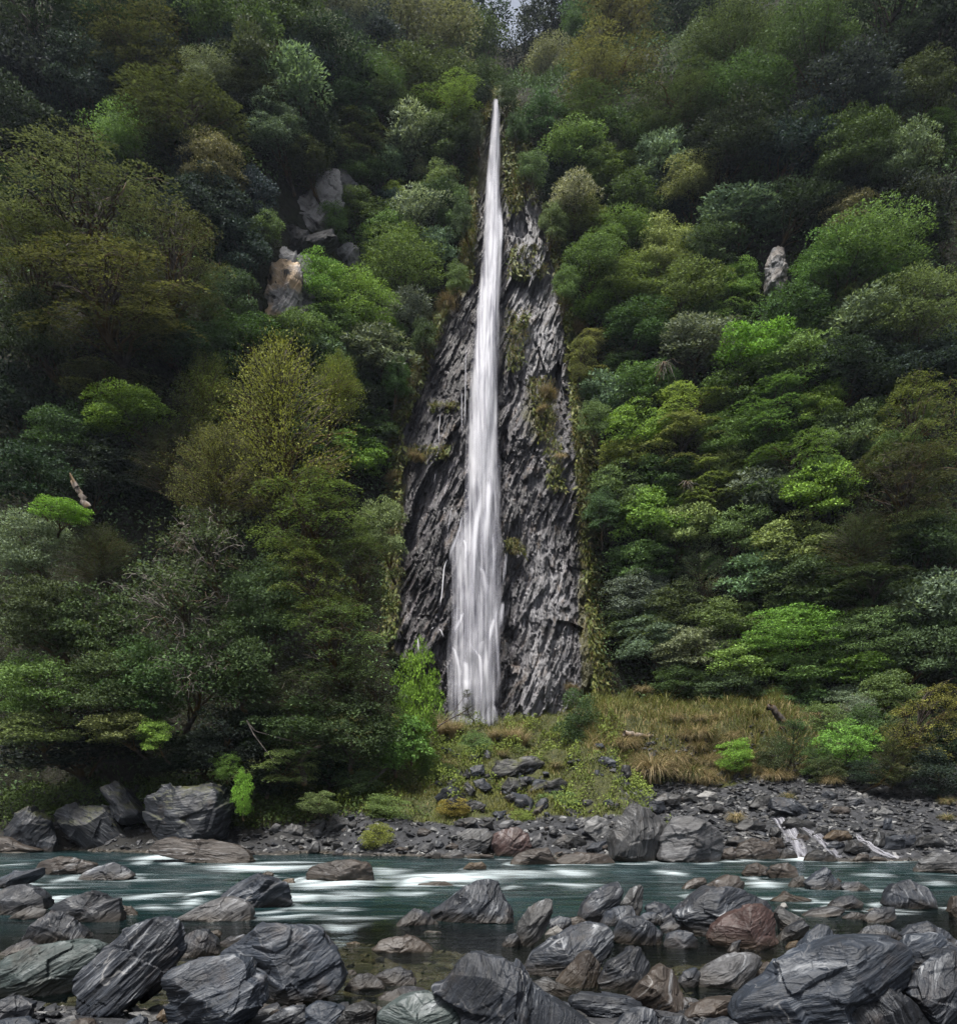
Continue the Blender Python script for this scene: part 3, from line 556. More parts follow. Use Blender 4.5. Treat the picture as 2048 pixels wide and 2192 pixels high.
('2', [(150,1000),(180,960),(230,915),(310,918),(370,960),(392,1010),(330,1030),(240,1030)], 1030, 20, 'slate', .6, .9, 'blue-grey stone on the gravel left of the pool, left one of two'),
('2', [(325,930),(390,890),(470,880),(530,900),(557,960),(540,1000),(430,1010),(370,980)], 1005, 25, 'slate', 1, .9, 'white-flecked rounded stone at the pool edge, right one of two'),
('2', [(320,1085),(380,1020),(480,992),(600,995),(645,1035),(520,1080),(370,1110)], 1100, 25, 'slate', .3, .9, 'flat slate-grey slab just above the pale green streaked boulder'),
('2', [(160,930),(175,895),(200,890),(225,915),(190,940)], 945, 30, 'grey', .3, .9, 'tiny grey stone above the left of the two pool-edge stones'),
('2', [(1432,1060),(1480,1013),(1600,1023),(1780,1048),(1842,1085),(1800,1115),(1720,1150),(1600,1170),(1480,1150),(1432,1100)], 1165, 174, 'slate', .9, .9, 'flat layered slab lying level at the bottom right of the dome boulder'),
('2', [(1190,970),(1290,935),(1400,980),(1445,1015),(1430,1070),(1350,1070),(1250,1020)], 1070, 150, 'dark', .4, .9, 'dark gritty rock between the dome boulder and the level slab'),
('2', [(1660,1230),(1740,1140),(1857,1108),(1920,1130),(1940,1230),(1800,1290)], 1290, 40, 'slate', .6, .9, 'striped stone cut by the bottom edge below the level slab'),
('2', [(800,1180),(860,1130),(900,1160),(890,1230),(810,1240)], 1240, 40, 'brown', .3, .9, 'small brown stone between the pale green boulder and the dome boulder'),
('2', [(100,1199),(160,1110),(250,1075),(330,1100),(340,1199),(250,1260),(100,1260)], 1260, 20, 'dark', .4, .9, 'dark low stone at the bottom edge left of the pale green boulder'),
('3', [(255,580),(320,510),(360,470),(440,430),(560,428),(680,458),(770,490),(808,535),(790,620),(600,660),(500,710),(440,725),(390,720),(320,650)], 722, 12, 'slate', 1, .9, 'big layered boulder with thick white and black bands behind the red-brown boulder'),
('3', [(325,490),(400,430),(480,390),(560,353),(620,358),(642,400),(633,450),(500,470),(400,500)], 500, 30, 'brown', .7, .9, 'rough brown-grey rock on the back of the big banded boulder'),
('3', [(282,442),(320,400),(370,370),(420,366),(437,395),(400,435),(340,448)], 445, 20, 'brown', .4, .9, 'small brown rock in the water behind the big banded boulder'),
('3', [(440,730),(480,650),(540,600),(620,550),(700,518),(770,518),(822,560),(838,630),(825,730),(740,780),(620,800),(500,790)], 795, 20, 'red', .25, .95, 'big reddish-brown boulder in the right foreground'),
('3', [(188,745),(220,690),(290,668),(350,680),(382,720),(378,775),(300,795),(210,790)], 790, 30, 'slate', .3, .95, 'round dull grey rock between the veined boulder and the reddish-brown boulder'),
('3', [(550,790),(580,740),(630,720),(620,780),(590,810)], 815, 60, 'slate', .3, .8, 'small upright shard at the foot of the reddish-brown boulder'),
('3', [(820,560),(850,525),(900,560),(980,600),(1002,655),(920,690),(850,690)], 690, 150, 'grey', .6, .9, 'pale grey flaky rock right of the reddish-brown boulder'),
('3', [(845,545),(855,515),(880,510),(897,540),(870,555)], 560, 20, 'white', .2, .9, 'white quartz pebble perched above the pale grey flaky rock'),
('3', [(825,735),(900,650),(980,608),(1012,640),(1003,715),(900,745)], 745, 35, 'dslate', .8, .9, 'dark pointed stone just below the pale grey flaky rock'),
('3', [(880,770),(910,735),(950,725),(968,750),(930,785)], 790, 20, 'ochre', .4, .9, 'small tan stone between the dark pointed stone and the blue shard'),
('3', [(925,850),(960,760),(1010,690),(1080,638),(1130,648),(1152,690),(1142,750),(1050,810),(980,860)], 860, 50, 'blue', .5, .85, 'blue-green pointed shard rising behind the giant smooth boulder'),
('3', [(580,1160),(620,1080),(700,1010),(800,960),(880,860),(960,820),(1090,760),(1200,713),(1360,713),(1480,718),(1542,750),(1563,850),(1560,960),(1500,1010),(1300,1060),(1220,1110),(1180,1180),(1100,1290),(640,1300)], 1300, 25, 'blue', .7, .8, 'giant smooth blue-grey boulder with faint streaks at bottom right'),
('3', [(355,1000),(390,920),(450,880),(540,830),(620,798),(690,797),(740,820),(752,860),(710,920),(640,990),(540,1020),(450,1030),(380,1030)], 1025, 25, 'lgrey', 1, .9, 'oval boulder boldly striped white and black left of the giant smooth boulder'),
('3', [(692,970),(720,890),(780,848),(832,880),(822,940),(730,985)], 985, 60, 'brown', .2, .9, 'smooth brown stone wedged between the striped oval and giant smooth boulder'),
('3', [(0,1060),(60,960),(130,890),(180,868),(240,900),(280,980),(315,1060),(300,1125),(200,1145),(80,1125)], 1140, 60, 'brown', .8, .9, 'craggy brown rock at bottom right, left of the striped oval boulder'),
('3', [(270,960),(300,900),(380,880),(400,920),(360,1000),(310,1020)], 1020, 30, 'blue', .2, .9, 'smooth dark blue stone hidden behind the striped oval boulder'),
('3', [(300,1150),(370,1085),(480,1055),(592,1045),(615,1090),(560,1150),(430,1185),(330,1195)], 1192, 15, 'brown', .3, .9, 'low brown slab with a rusty orange stain under the striped oval'),
('3', [(390,1230),(450,1180),(560,1165),(620,1199),(600,1260),(420,1270)], 1270, 10, 'slate', .5, .9, 'grey stone at the bottom edge below the rusty-stained slab'),
('3', [(150,1230),(200,1160),(300,1150),(330,1200),(300,1270),(160,1270)], 1270, 20, 'dslate', .5, .9, 'dark stone at the bottom edge below the craggy brown rock'),
('3', [(1180,1120),(1250,1050),(1330,1000),(1450,975),(1540,1005),(1640,1100),(1720,1230),(1500,1300),(1190,1300)], 1300, 110, 'dslate', 1, .8, 'dark rock with upright pale ribs at bottom right corner, beside the giant boulder'),
('3', [(1530,1010),(1600,920),(1680,850),(1800,778),(1900,775),(2000,850),(2000,1290),(1750,1290),(1640,1120)], 1290, 60, 'slate', .9, .8, 'large boulder with wavy tan bands in the bottom right corner'),
('3', [(1530,760),(1600,700),(1700,690),(1790,700),(1860,780),(1800,830),(1700,870),(1580,945),(1550,860)], 940, 12, 'blue', .8, .8, 'long blue-grey boulder behind the giant smooth boulder at right edge'),
('3', [(1530,700),(1600,640),(1690,618),(1790,670),(1850,730),(1870,790),(1700,760)], 800, 30, 'slate', .5, .8, 'shadowy sloping boulder at the right edge above the long blue-grey one'),
('3', [(1425,520),(1440,460),(1480,410),(1540,392),(1600,383),(1680,420),(1728,500),(1735,555),(1620,570),(1500,560)], 560, 75, 'slate', .4, .85, 'rounded grey boulder with upright grain standing in the water at far right'),
('3', [(990,400),(1050,350),(1110,313),(1152,360),(1195,410),(1220,455),(1100,450),(1010,430)], 448, 30, 'blue', .6, .85, 'triangular blue slab tipped up in the river on the right'),
('3', [(898,425),(930,370),(980,358),(1005,400),(995,430)], 430, 40, 'grey', .7, .9, 'small pale rock touching the left side of the triangular blue slab'),
('3', [(1195,420),(1220,395),(1290,393),(1335,410),(1365,445),(1280,460),(1215,455)], 456, 20, 'blue', .8, .9, 'low streaked rock touching the right side of the triangular blue slab'),
('3', [(636,345),(670,300),(720,283),(780,310),(795,355),(740,375),(650,360)], 368, 10, 'brown', .4, .9, 'left of two knobbly brown rocks near the far side of the river'),
('3', [(778,340),(800,305),(840,288),(900,281),(942,310),(948,372),(880,385),(800,375)], 380, 10, 'brown', .4, .9, 'right of two knobbly brown rocks near the far side of the river'),
('3', [(1610,345),(1660,270),(1720,218),(1857,245),(1920,270),(1920,355),(1700,355)], 352, 12, 'grey', .9, .8, 'tan-grey streaked boulder at the right frame edge on the far waterline'),
('3', [(965,595),(1020,560),(1150,528),(1212,540),(1202,570),(1060,603),(1000,608)], 605, 12, 'slate', .8, .9, 'flat plate of slate resting in the shallow backwater at right'),
('3', [(1125,530),(1150,500),(1200,473),(1270,468),(1315,510),(1305,550),(1210,560)], 560, 20, 'dslate', .4, .9, 'dark rock just behind the flat plate of slate in the backwater'),
('3', [(1325,600),(1400,540),(1500,535),(1505,600),(1400,645),(1340,630)], 640, 25, 'dslate', .4, .9, 'dark low rock in front of the upright-grained rounded boulder'),
('3', [(1285,705),(1340,650),(1430,638),(1500,655),(1565,710),(1480,760),(1380,760),(1300,735)], 755, 35, 'slate', .7, .9, 'grey sloping rock behind the top of the giant smooth boulder'),
('3', [(790,500),(850,470),(880,443),(920,468),(1035,490),(1000,515),(900,522)], 518, 160, 'brown', 1, .8, 'low brown and white rock in the water right of the banded boulder'),
('3', [(1200,600),(1260,560),(1330,575),(1340,610),(1260,620)], 620, 15, 'slate', .5, .8, 'small flat stone right of the flat plate of slate'),
('3', [(1340,560),(1370,540),(1430,545),(1420,570)], 578, 10, 'grey', .5, .8, 'pale sliver of stone in the shallows left of the upright-grained boulder'),
('3', [(1160,390),(1180,370),(1200,385),(1190,410)], 412, 30, 'brown', .3, .8, 'tiny brown stone behind the triangular blue slab'),
('3', [(1800,560),(1830,480),(1890,470),(1910,600),(1840,610)], 610, 70, 'brown', .3, .9, 'brownish rock cut by the right edge beside the upright-grained boulder'),
('3', [(640,700),(641,700),(642,701)], 0, 0, '', 0, 0, ''),
]
for row in NB:
    if row[7]: boulder(*row[:7], row[7])
FB = [  # the far bank
('4', [(310,1180),(380,1130),(520,1108),(600,1130),(690,1230),(712,1290),(690,1390),(540,1400),(420,1300)], 1385, 140, 'dslate', .4, .9, 'big dark angular boulder under the trees on the left bank, below the tilted slab', 'mossy_rock'),
('4', [(575,1030),(640,988),(680,1000),(740,1070),(825,1170),(800,1212),(710,1242),(650,1180)], 1330, 130, 'dslate', .4, .9, 'tilted rectangular slab leaning between the dark boulders on the left bank', 'mossy_rock'),
('4', [(800,1060),(900,1020),(1200,1008),(1272,1050),(1292,1130),(1280,1300),(1200,1370),(1000,1380),(880,1280),(820,1200)], 1380, 5, 'dslate', .4, .8, 'largest dark boulder of the left bank, right of the tilted slab', 'mossy_rock'),
('4', [(30,1270),(100,1170),(180,1120),(205,1170),(290,1210),(318,1290),(290,1370),(60,1380)], 1385, 40, 'dslate', .4, .9, 'dark boulder furthest left on the far bank, under the overhanging trees', 'mossy_rock'),
('4', [(200,1385),(250,1310),(300,1270),(330,1330),(310,1400)], 1395, 60, 'slate', .4, .9, 'grey wedge of rock between the two left bank boulders at the waterline', 'rock'),
('5', [(-115,1160),(-110,1040),(-80,950)], 0, 0, '', 0, 0, '', ''),
('6', [(-112,1165),(-108,1040),(-80,950),(-30,870),(10,843),(60,870),(130,910),(200,960),(200,1010),(150,1090),(130,1175),(40,1192),(-60,1190)], 1186, 80, 'grey', .35, .8, 'tallest upright grey boulder on the far bank, rounded like a tombstone', 'rock'),
('6', [(155,1160),(180,1020),(250,940),(320,928),(430,950),(500,985),(522,1060),(512,1160),(480,1196),(330,1192),(220,1185)], 1192, 8, 'lgrey', .25, .8, 'broad pale grey square-cut boulder right of the tombstone-shaped one', 'rock'),
('6', [(590,985),(650,938),(720,938),(768,970),(740,1015),(640,1020)], 1018, 5, 'dark', .3, .9, 'dark flattish rock above the left bank of the cascade', 'rock'),
('6', [(570,1150),(620,1080),(700,1048),(790,1070),(842,1130),(812,1175),(700,1178),(600,1170)], 1172, 10, 'brown', .4, .9, 'wide dark brown boulder at the waterline left of the small cascade', 'rock'),
('6', [(778,1080),(810,1038),(860,1048),(878,1100),(800,1110)], 1115, 30, 'brown', .3, .9, 'round brown rock touching the left edge of the small cascade', 'rock'),
('6', [(790,1030),(800,985),(840,980),(858,1020),(840,1050)], 1050, 60, 'dark', .3, .9, 'dark knob of rock beside the upper small cascade', 'rock'),
('6', [(670,870),(720,810),(800,803),(792,845),(740,885)], 885, 30, 'dark', .4, .9, 'dark sloping slab left of the grass-tufted rock above the cascade', 'rock'),
('6', [(790,880),(800,820),(870,808),(960,840),(1002,880),(1018,935),(940,940),(870,905)], 938, 160, 'slate', .4, .9, 'big dark rock above the cascade with a tuft of grass on it', 'rock'),
('6', [(865,970),(900,923),(960,938),(1055,960),(1052,1005),(950,1010)], 1010, 160, 'dark', .4, .9, 'dark rock on the right lip of the small cascade', 'rock'),
('6', [(1095,1050),(1150,998),(1230,1008),(1258,1050),(1190,1075)], 1078, 20, 'ochre', .2, .9, 'wet golden-brown rock between the two arms of the cascade', 'rock'),
('6', [(940,1050),(960,1020),(1010,1030),(1025,1060),(980,1065)], 1068, 10, 'brown', .2, .8, 'small dark rock standing inside the cascade', 'rock'),
('6', [(985,1178),(1010,1130),(1070,1108),(1140,1138),(1175,1180),(1090,1192)], 1188, 15, 'dark', .3, .9, 'dark rounded rock at the very foot of the small cascade', 'rock'),
('6', [(1212,1120),(1260,1058),(1320,1075),(1362,1115),(1280,1150)], 1150, 20, 'dark', .3, .9, 'dark rock left of the thin second cascade', 'rock'),
('6', [(1420,1110),(1450,1038),(1560,1023),(1612,1030),(1633,1095),(1580,1115)], 1115, 8, 'slate', .4, .9, 'blocky grey rock right of the thin second cascade', 'rock'),
('6', [(1368,1095),(1410,1008),(1452,1013),(1432,1100)], 1105, 70, 'dark', .4, .9, 'narrow dark rock between the thin second cascade and the blocky grey rock', 'rock'),
('6', [(1620,1090),(1650,1040),(1740,1030),(1790,1080),(1740,1110)], 1112, 10, 'dark', .4, .9, 'dark rock at the right edge of the bank, above the tan-grey waterline boulder', 'rock'),
('6', [(80,880),(120,833),(190,838),(208,885),(150,910)], 908, 170, 'slate', .4, .9, 'grey stone on the moss just above the tombstone-shaped boulder', 'rock'),
('6', [(388,880),(450,848),(522,860),(532,895),(460,912)], 912, 170, 'dark', .3, .9, 'dark smooth rock above the square-cut pale boulder', 'rock'),
('6', [(125,830),(200,788),(290,798),(285,850),(200,880)], 880, 10, 'dark', .4, .9, 'dark slab left of the white stones at the top of the bank', 'rock'),
('6', [(375,810),(430,778),(490,788),(498,828),(420,838)], 838, 170, 'white', .2, .9, 'bright white quartz boulder below the straw tussocks', 'rock'),
('6', [(300,800),(330,770),(385,780),(380,805)], 812, 10, 'pale', .2, .9, 'whitish stone left of the bright white quartz boulder', 'rock'),
('6', [(260,830),(320,790),(385,810),(400,840),(300,850)], 852, 10, 'dark', .4, .9, 'dark slab just in front of the bright white quartz boulder', 'rock'),
('6', [(1262,1175),(1300,1133),(1350,1138),(1363,1175)], 1178, 10, 'brown', .3, .9, 'brown waterline rock left of the thin cascade\'s foot', 'rock'),
('6', [(1358,1168),(1390,1148),(1450,1158),(1458,1178)], 1178, 10, 'brown', .3, .9, 'flat brown waterline rock right of the thin cascade\'s foot', 'rock'),
('6', [(1430,1000),(1450,935),(1485,930),(1480,1000)], 1005, 75, 'slate', .4, .9, 'upright slate fin on the gravel above the blocky grey rock', 'rock'),
('6', [(1130,890),(1160,862),(1240,870),(1252,905),(1180,915)], 915, 10, 'brown', .3, .9, 'brown slab lying on the gravel right of the grass-tufted rock', 'rock'),
('6', [(1010,880),(1040,835),(1090,850),(1080,900)], 902, 60, 'slate', .4, .9, 'dark stone standing on the gravel just right of the grass-tufted rock', 'rock'),
('6', [(1390,905),(1430,880),(1490,890),(1500,915),(1420,925)], 925, 10, 'pale', .3, .9, 'pale flat stone out on the gravel fan', 'rock'),
('6', [(1030,1030),(1060,985),(1120,990),(1130,1030),(1080,1045)], 1045, 10, 'dark', .4, .9, 'dark rock on the right bank of the cascade halfway down', 'rock'),
('6', [(1110,1100),(1150,1062),(1210,1075),(1220,1110),(1160,1120)], 1125, 10, 'slate', .4, .9, 'slate-coloured rock at the foot of the golden-brown rock', 'rock'),
('6', [(840,1165),(870,1110),(930,1115),(948,1160),(900,1178)], 1175, 10, 'dark', .3, .9, 'dark waterline rock just left of the cascade\'s foot', 'rock'),
('6', [(520,1165),(530,1110),(580,1095),(610,1130),(570,1175)], 1172, 10, 'brown', .3, .9, 'layered brown rock in the gap right of the square-cut pale boulder', 'rock'),
('6', [(540,1080),(560,1040),(620,1030),(650,1060),(600,1095)], 1100, 10, 'dark', .3, .9, 'dark rock above the wide dark brown waterline boulder', 'rock'),
('5', [(782,1075),(800,1020),(850,988),(960,993),(997,1030),(987,1085),(960,1135),(880,1130),(810,1110)], 1130, 30, 'grey', .6, .9, 'rounded light grey boulder left of the red boulder', 'rock'),
('5', [(988,1085),(1005,1030),(1060,993),(1130,988),(1192,1020),(1207,1095),(1180,1140),(1080,1168),(1010,1158)], 1160, 40, 'red', .5, .9, 'round dark red boulder on the far bank', 'rock'),
('5', [(1018,978),(1050,950),(1110,938),(1130,960),(1100,988),(1030,994)], 1000, 8, 'lgrey', .3, .9, 'flat grey stone lying just above the red boulder', 'rock'),
('5', [(1508,1005),(1520,950),(1580,918),(1640,943),(1662,985),(1642,1035),(1580,1078),(1540,1030)], 1075, 20, 'pale', .3, .9, 'pale angular boulder left of the tombstone-shaped one', 'rock'),
('5', [(1198,1090),(1260,1013),(1312,1070),(1300,1098),(1230,1100)], 1102, 45, 'lgrey', .5, .9, 'pale triangular rock right of the red boulder', 'rock'),
('5', [(1318,1090),(1390,1028),(1480,1028),(1528,1070),(1500,1110),(1360,1112)], 1112, 170, 'dark', .3, .9, 'dark flat rock below the pale angular boulder', 'rock'),
('5', [(1088,1185),(1140,1130),(1220,1103),(1310,1098),(1358,1195),(1250,1212),(1110,1208)], 1205, 160, 'brown', .5, .9, 'long brown-grey boulder at the waterline right of the red boulder', 'rock'),
('5', [(1338,1175),(1400,1138),(1470,1128),(1640,1138),(1695,1195),(1500,1210),(1370,1206)], 1204, 5, 'brown', .5, .8, 'low wide brown boulder at the waterline, foot of the tombstone-shaped boulder', 'rock'),
('5', [(1405,985),(1450,953),(1482,990),(1450,1003)], 1005, 20, 'slate', .3, .9, 'small dark stone on the moss left of the pale angular boulder', 'rock'),
('5', [(1480,970),(1500,935),(1525,940),(1515,985)], 990, 20, 'pale', .2, .9, 'small pale stone touching the pale angular boulder\'s left side', 'rock'),
('5', [(1520,1110),(1560,1078),(1640,1060),(1660,1110),(1600,1130)], 1132, 10, 'slate', .3, .9, 'slate-grey rock between the pale angular boulder and the low waterline boulder', 'rock'),
('5', [(578,1115),(600,1080),(655,1068),(663,1110),(620,1135)], 1132, 60, 'lgrey', .3, .9, 'pale rounded stone on the shingle left of the grey boulder', 'rock'),
('5', [(598,1155),(650,1118),(702,1130),(692,1172)], 1170, 10, 'grey', .3, .9, 'flat grey stone at the waterline below the pale rounded stone', 'rock'),
('5', [(698,1150),(780,1108),(832,1138),(822,1172),(710,1172)], 1170, 10, 'grey', .4, .9, 'grey slab at the waterline below the rounded light grey boulder', 'rock'),
('5', [(838,1168),(870,1133),(1000,1143),(1008,1170)], 1172, 5, 'brown', .3, .9, 'low brown slab at the waterline, left foot of the red boulder', 'rock'),
('5', [(518,1125),(545,1103),(580,1123),(550,1132)], 1135, 10, 'grey', .2, .9, 'small grey stone furthest left on the centre shingle', 'rock'),
('5', [(720,1100),(760,1070),(800,1085),(790,1115)], 1120, 20, 'brown', .3, .9, 'brownish stone against the left flank of the rounded light grey boulder', 'rock'),
('5', [(660,1090),(690,1060),(720,1075),(710,1105)], 1110, 30, 'slate', .3, .9, 'dark stone between the pale rounded stone and the brownish stone', 'rock'),
('5', [(975,680),(1030,608),(1130,588),(1240,578),(1292,620),(1230,690),(1100,708),(1000,703)], 706, 12, 'dark', .4, .9, 'big flat black slab on the bank below the waterfall', 'mossy_rock'),
('5', [(862,650),(880,632),(940,628),(952,690),(885,712)], 715, 15, 'slate', .3, .9, 'square grey block left of the big flat black slab', 'rock'),
('5', [(818,750),(850,723),(902,780),(880,818),(830,798)], 822, 140, 'dark', .4, .9, 'dark brown tilted slab on the mossy bank, lower left of the square block', 'rock'),
('5', [(878,720),(940,703),(992,760),(960,792),(900,760)], 796, 150, 'slate', .4, .9, 'grey tilted slab under the square block', 'rock'),
('5', [(733,740),(770,698),(812,740),(750,758)], 760, 10, 'dark', .4, .9, 'dark stone at the left end of the slab pile on the mossy bank', 'rock'),
('5', [(822,690),(845,650),(868,680),(860,715)], 720, 120, 'dark', .3, .9, 'narrow dark shard standing left of the square grey block', 'rock'),
('5', [(1175,785),(1250,738),(1380,698),(1422,730),(1400,790),(1250,800)], 800, 10, 'dark', .4, .9, 'dark layered slab right of centre on the mossy bank, under the bush', 'mossy_rock'),
('5', [(1070,850),(1110,785),(1162,798),(1135,850),(1080,868)], 870, 40, 'dark', .4, .9, 'dark rock in the middle of the mossy bank below the black slab', 'mossy_rock'),
('5', [(1040,760),(1080,700),(1150,705),(1160,770),(1090,800)], 805, 50, 'dark', .4, .9, 'dark mossy rock just below the big flat black slab', 'mossy_rock'),
('5', [(905,885),(950,858),(942,905)], 905, 30, 'dark', .3, .9, 'small dark stone in the moss below the slab pile', 'rock'),
('5', [(828,850),(880,820),(872,855)], 858, 10, 'slate', .2, .9, 'thin grey flake below the dark brown tilted slab', 'rock'),
('5', [(1205,920),(1230,880),(1290,850),(1270,910)], 925, 60, 'brown', .3, .9, 'brown stone half sunk in the moss above the pale triangular rock', 'mossy_rock'),
('5', [(48,990),(100,933),(180,948),(197,970),(120,1005),(60,1012)], 1012, 8, 'grey', .3, .9, 'flat pale slab under the bank left of centre', 'rock'),
('5', [(-10,1000),(30,928),(52,960),(32,1020)], 1022, 60, 'grey', .3, .9, 'upright grey stone left of the flat pale slab under the bank', 'rock'),
('5', [(752,990),(800,938),(880,923),(912,950),(850,992)], 995, 10, 'dark', .4, .9, 'flat dark slab above the rounded light grey boulder', 'rock'),
('5', [(905,970),(990,948),(1003,1000),(930,998)], 1003, 160, 'dark', .4, .9, 'dark wedge between the light grey boulder and the flat grey stone', 'rock'),
('5', [(80,1140),(110,1110),(150,1120),(140,1150)], 1152, 20, 'slate', .3, .9, 'small blue-grey stone on the shingle left of centre', 'rock'),
('5', [(20,1080),(50,1040),(100,1050),(95,1090)], 1095, 20, 'dark', .3, .9, 'dark stone beneath the flat pale slab left of centre', 'rock'),
('5', [(-60,1130),(-30,1060),(10,1070),(15,1130)], 1138, 50, 'grey', .3, .9, 'grey upright stone on the shingle below the upright one', 'rock'),
('5', [(-200,1010),(-150,960),(-90,975),(-80,1020),(-150,1035)], 1036, 30, 'grey', .3, .9, 'striped grey slab on the shingle right of the hanging green bush', 'rock'),
('5', [(-280,1000),(-240,960),(-205,970),(-230,1020)], 1025, 50, 'grey', .3, .9, 'leaning grey flake right at the foot of the hanging green bush', 'rock'),
('R', [(455,640),(470,580),(515,585),(530,650),(490,680)], 682, 60, 'dark', .3, .9, 'dark block left of the biggest straw tussock', 'rock'),
('R', [(290,560),(330,520),(390,530),(430,560),(420,600),(330,600)], 605, 20, 'slate', .6, .9, 'grey broken rock between the dark bush and the straw tussocks', 'rock'),
('R', [(380,620),(400,600),(430,605),(425,630)], 635, 20, 'lgrey', .3, .9, 'small pale stone left of the biggest straw tussock', 'rock'),
]
for row in FB:
    if row[7]: boulder(*row[:7], row[7], mat=row[8], group='rocks on the far bank', name='bank_rock' if len(row[1]) < 7 else 'boulder')

# small stones: a few shapes copied over the shingle, the gravel fan and the gaps of the near bank
protos = []
for q in range(7):
    a = np.linspace(0, 2 * math.pi, 9, endpoint=False); r = .5 * (1 + .25 * RNG.normal(size=9).clip(-1, 1))
    protos.append(rock_mesh('stone', r * np.cos(a), r * np.sin(a) * .62, .42, RNG.uniform(-20, 30), 5000 + q * 31, 4))
def stones(n, xr, yr, size, label, group, cols, cond=None):
    c = 0
    while c < n:
        X = RNG.uniform(*xr); Y = RNG.uniform(*yr); z = float(bank_z(X, Y))
        if cond is not None and not cond(X, Y, z): continue
        s = size[0] * (size[1] / size[0]) ** (RNG.random() ** 2)
        o = link('stone', protos[RNG.integers(7)], M['rock'], color=tuple(np.array(RC[cols[RNG.integers(len(cols))]]) * RNG.uniform(.7, 1.3)) + (RNG.uniform(.2, .8),))
        o.location = (X, Y, z + s * .08); o.rotation_euler = (RNG.normal() * .25, RNG.normal() * .25, RNG.uniform(0, 6.28)); o.scale = (s, s * RNG.uniform(.7, 1.2), s * RNG.uniform(.6, 1.2))
        tag(o, label, 'stone', group); c += 1
stones(46, (-1.6, 2.9), (23.6, 30), (.35, 1.0), 'dark slab in the jumble of broken rock on the mossy bank below the fall', 'dark slabs tumbled on the mossy bank', ['dark', 'slate', 'dslate', 'dark'], lambda X, Y, z: abs(X - .3 - (Y - 25) * .12) < 1.4 + RNG.random() * 1.2)
stones(34, (2.6, 5.6), (22.9, 29), (.22, .75), 'broken stone lying in the moss between the slab jumble and the gravel fan', 'broken stones in the moss, right of the slab jumble', ['dark', 'slate', 'grey', 'slate'], lambda X, Y, z: RNG.random() < .7)
stones(80, (7, 13), (20.6, 29), (.16, .62), 'loose grey stone lying on the gravel fan on the right bank', 'stones on the gravel fan', ['slate', 'dark', 'grey', 'slate', 'lgrey', 'dark'], lambda X, Y, z: Y > water_edge(X) + .3)
stones(75, (-6.5, 6.5), (21.3, 24.5), (.16, .5), 'loose grey stone on the shingle strip along the far waterline', 'stones on the far shingle', ['slate', 'grey', 'brown', 'lgrey', 'dark'], lambda X, Y, z: .0 < Y - water_edge(X) < 1.6)
stones(70, (-4.4, 4.4), (5.2, 9.0), (.10, .28), 'small dark stone in the gaps between the near boulders', 'stones between the near boulders', ['slate', 'dslate', 'brown', 'dslate'], lambda X, Y, z: abs(X) < .66 * Y)
mb = MB(); d2, f2 = ICO[2]                   # the shingle nobody could count
def pebble(P, s, seed):
    rg = np.random.default_rng(seed); n = len(P)
    for i in range(n):
        q = d2 * (1 + .22 * rg.normal(size=(len(d2), 1)).clip(-1.5, 1.5)) * np.array([1, rg.uniform(.6, 1), rg.uniform(.3, .6)]) * s[i]; a = rg.uniform(0, 6.28); c_, s_ = math.cos(a), math.sin(a)
        mb.add(np.stack([q[:, 0] * c_ - q[:, 1] * s_, q[:, 0] * s_ + q[:, 1] * c_, q[:, 2] + .25 * q[:, 0] * rg.normal()], -1) + P[i], f2, rg.random())
def scatter(n, xr, yr, cond):
    X = RNG.uniform(*xr, n); Y = RNG.uniform(*yr, n); m = cond(X, Y); X, Y = X[m], Y[m]; return np.stack([X, Y, bank_z(X, Y)], -1)
P = scatter(5200, (6, 20), (19, 30.5), lambda X, Y: (Y > water_edge(X) - .1)); pebble(P, .05 + .13 * RNG.random(len(P)) ** 3, 1)
P = scatter(2600, (-15, 7), (20.5, 25), lambda X, Y: (np.abs(Y - water_edge(X) - .6) < .75)); pebble(P, .05 + .12 * RNG.random(len(P)) ** 3, 2)
P = scatter(3600, (-7, 7), (4.6, 11.5), lambda X, Y: np.abs(X) < .75 * Y); pebble(P, .03 + .09 * RNG.random(len(P)) ** 2, 3)
g = NT('shingle'); t = g.geo('Random Per Island'); z = g.sep(g.geo())[2]
c = g.ramp(t, [(0, (.006, .0065, .008)), (.5, (.016, .017, .020)), (.8, (.03, .029, .028)), (.95, (.06, .06, .06)), (1, (.15, .15, .145))])
c = g.mix(g.lin(z, -.05, .08, .75, 0), c, (.075, .055, .032)); n_ = g.noise(g.geo(), 30, 4, .7)
M['shingle'] = g.done(g.bsdf(g.mix(.5, c, g.mix(n_, (0, 0, 0), (1, 1, 1)), 'OVERLAY'), .5, .4, g.bump(n_, .6, .02)))
o = link('shingle', mb.mesh('shingle', False), M['shingle']); tag(o, kind='stuff', label='grey river shingle and gravel between the larger stones')

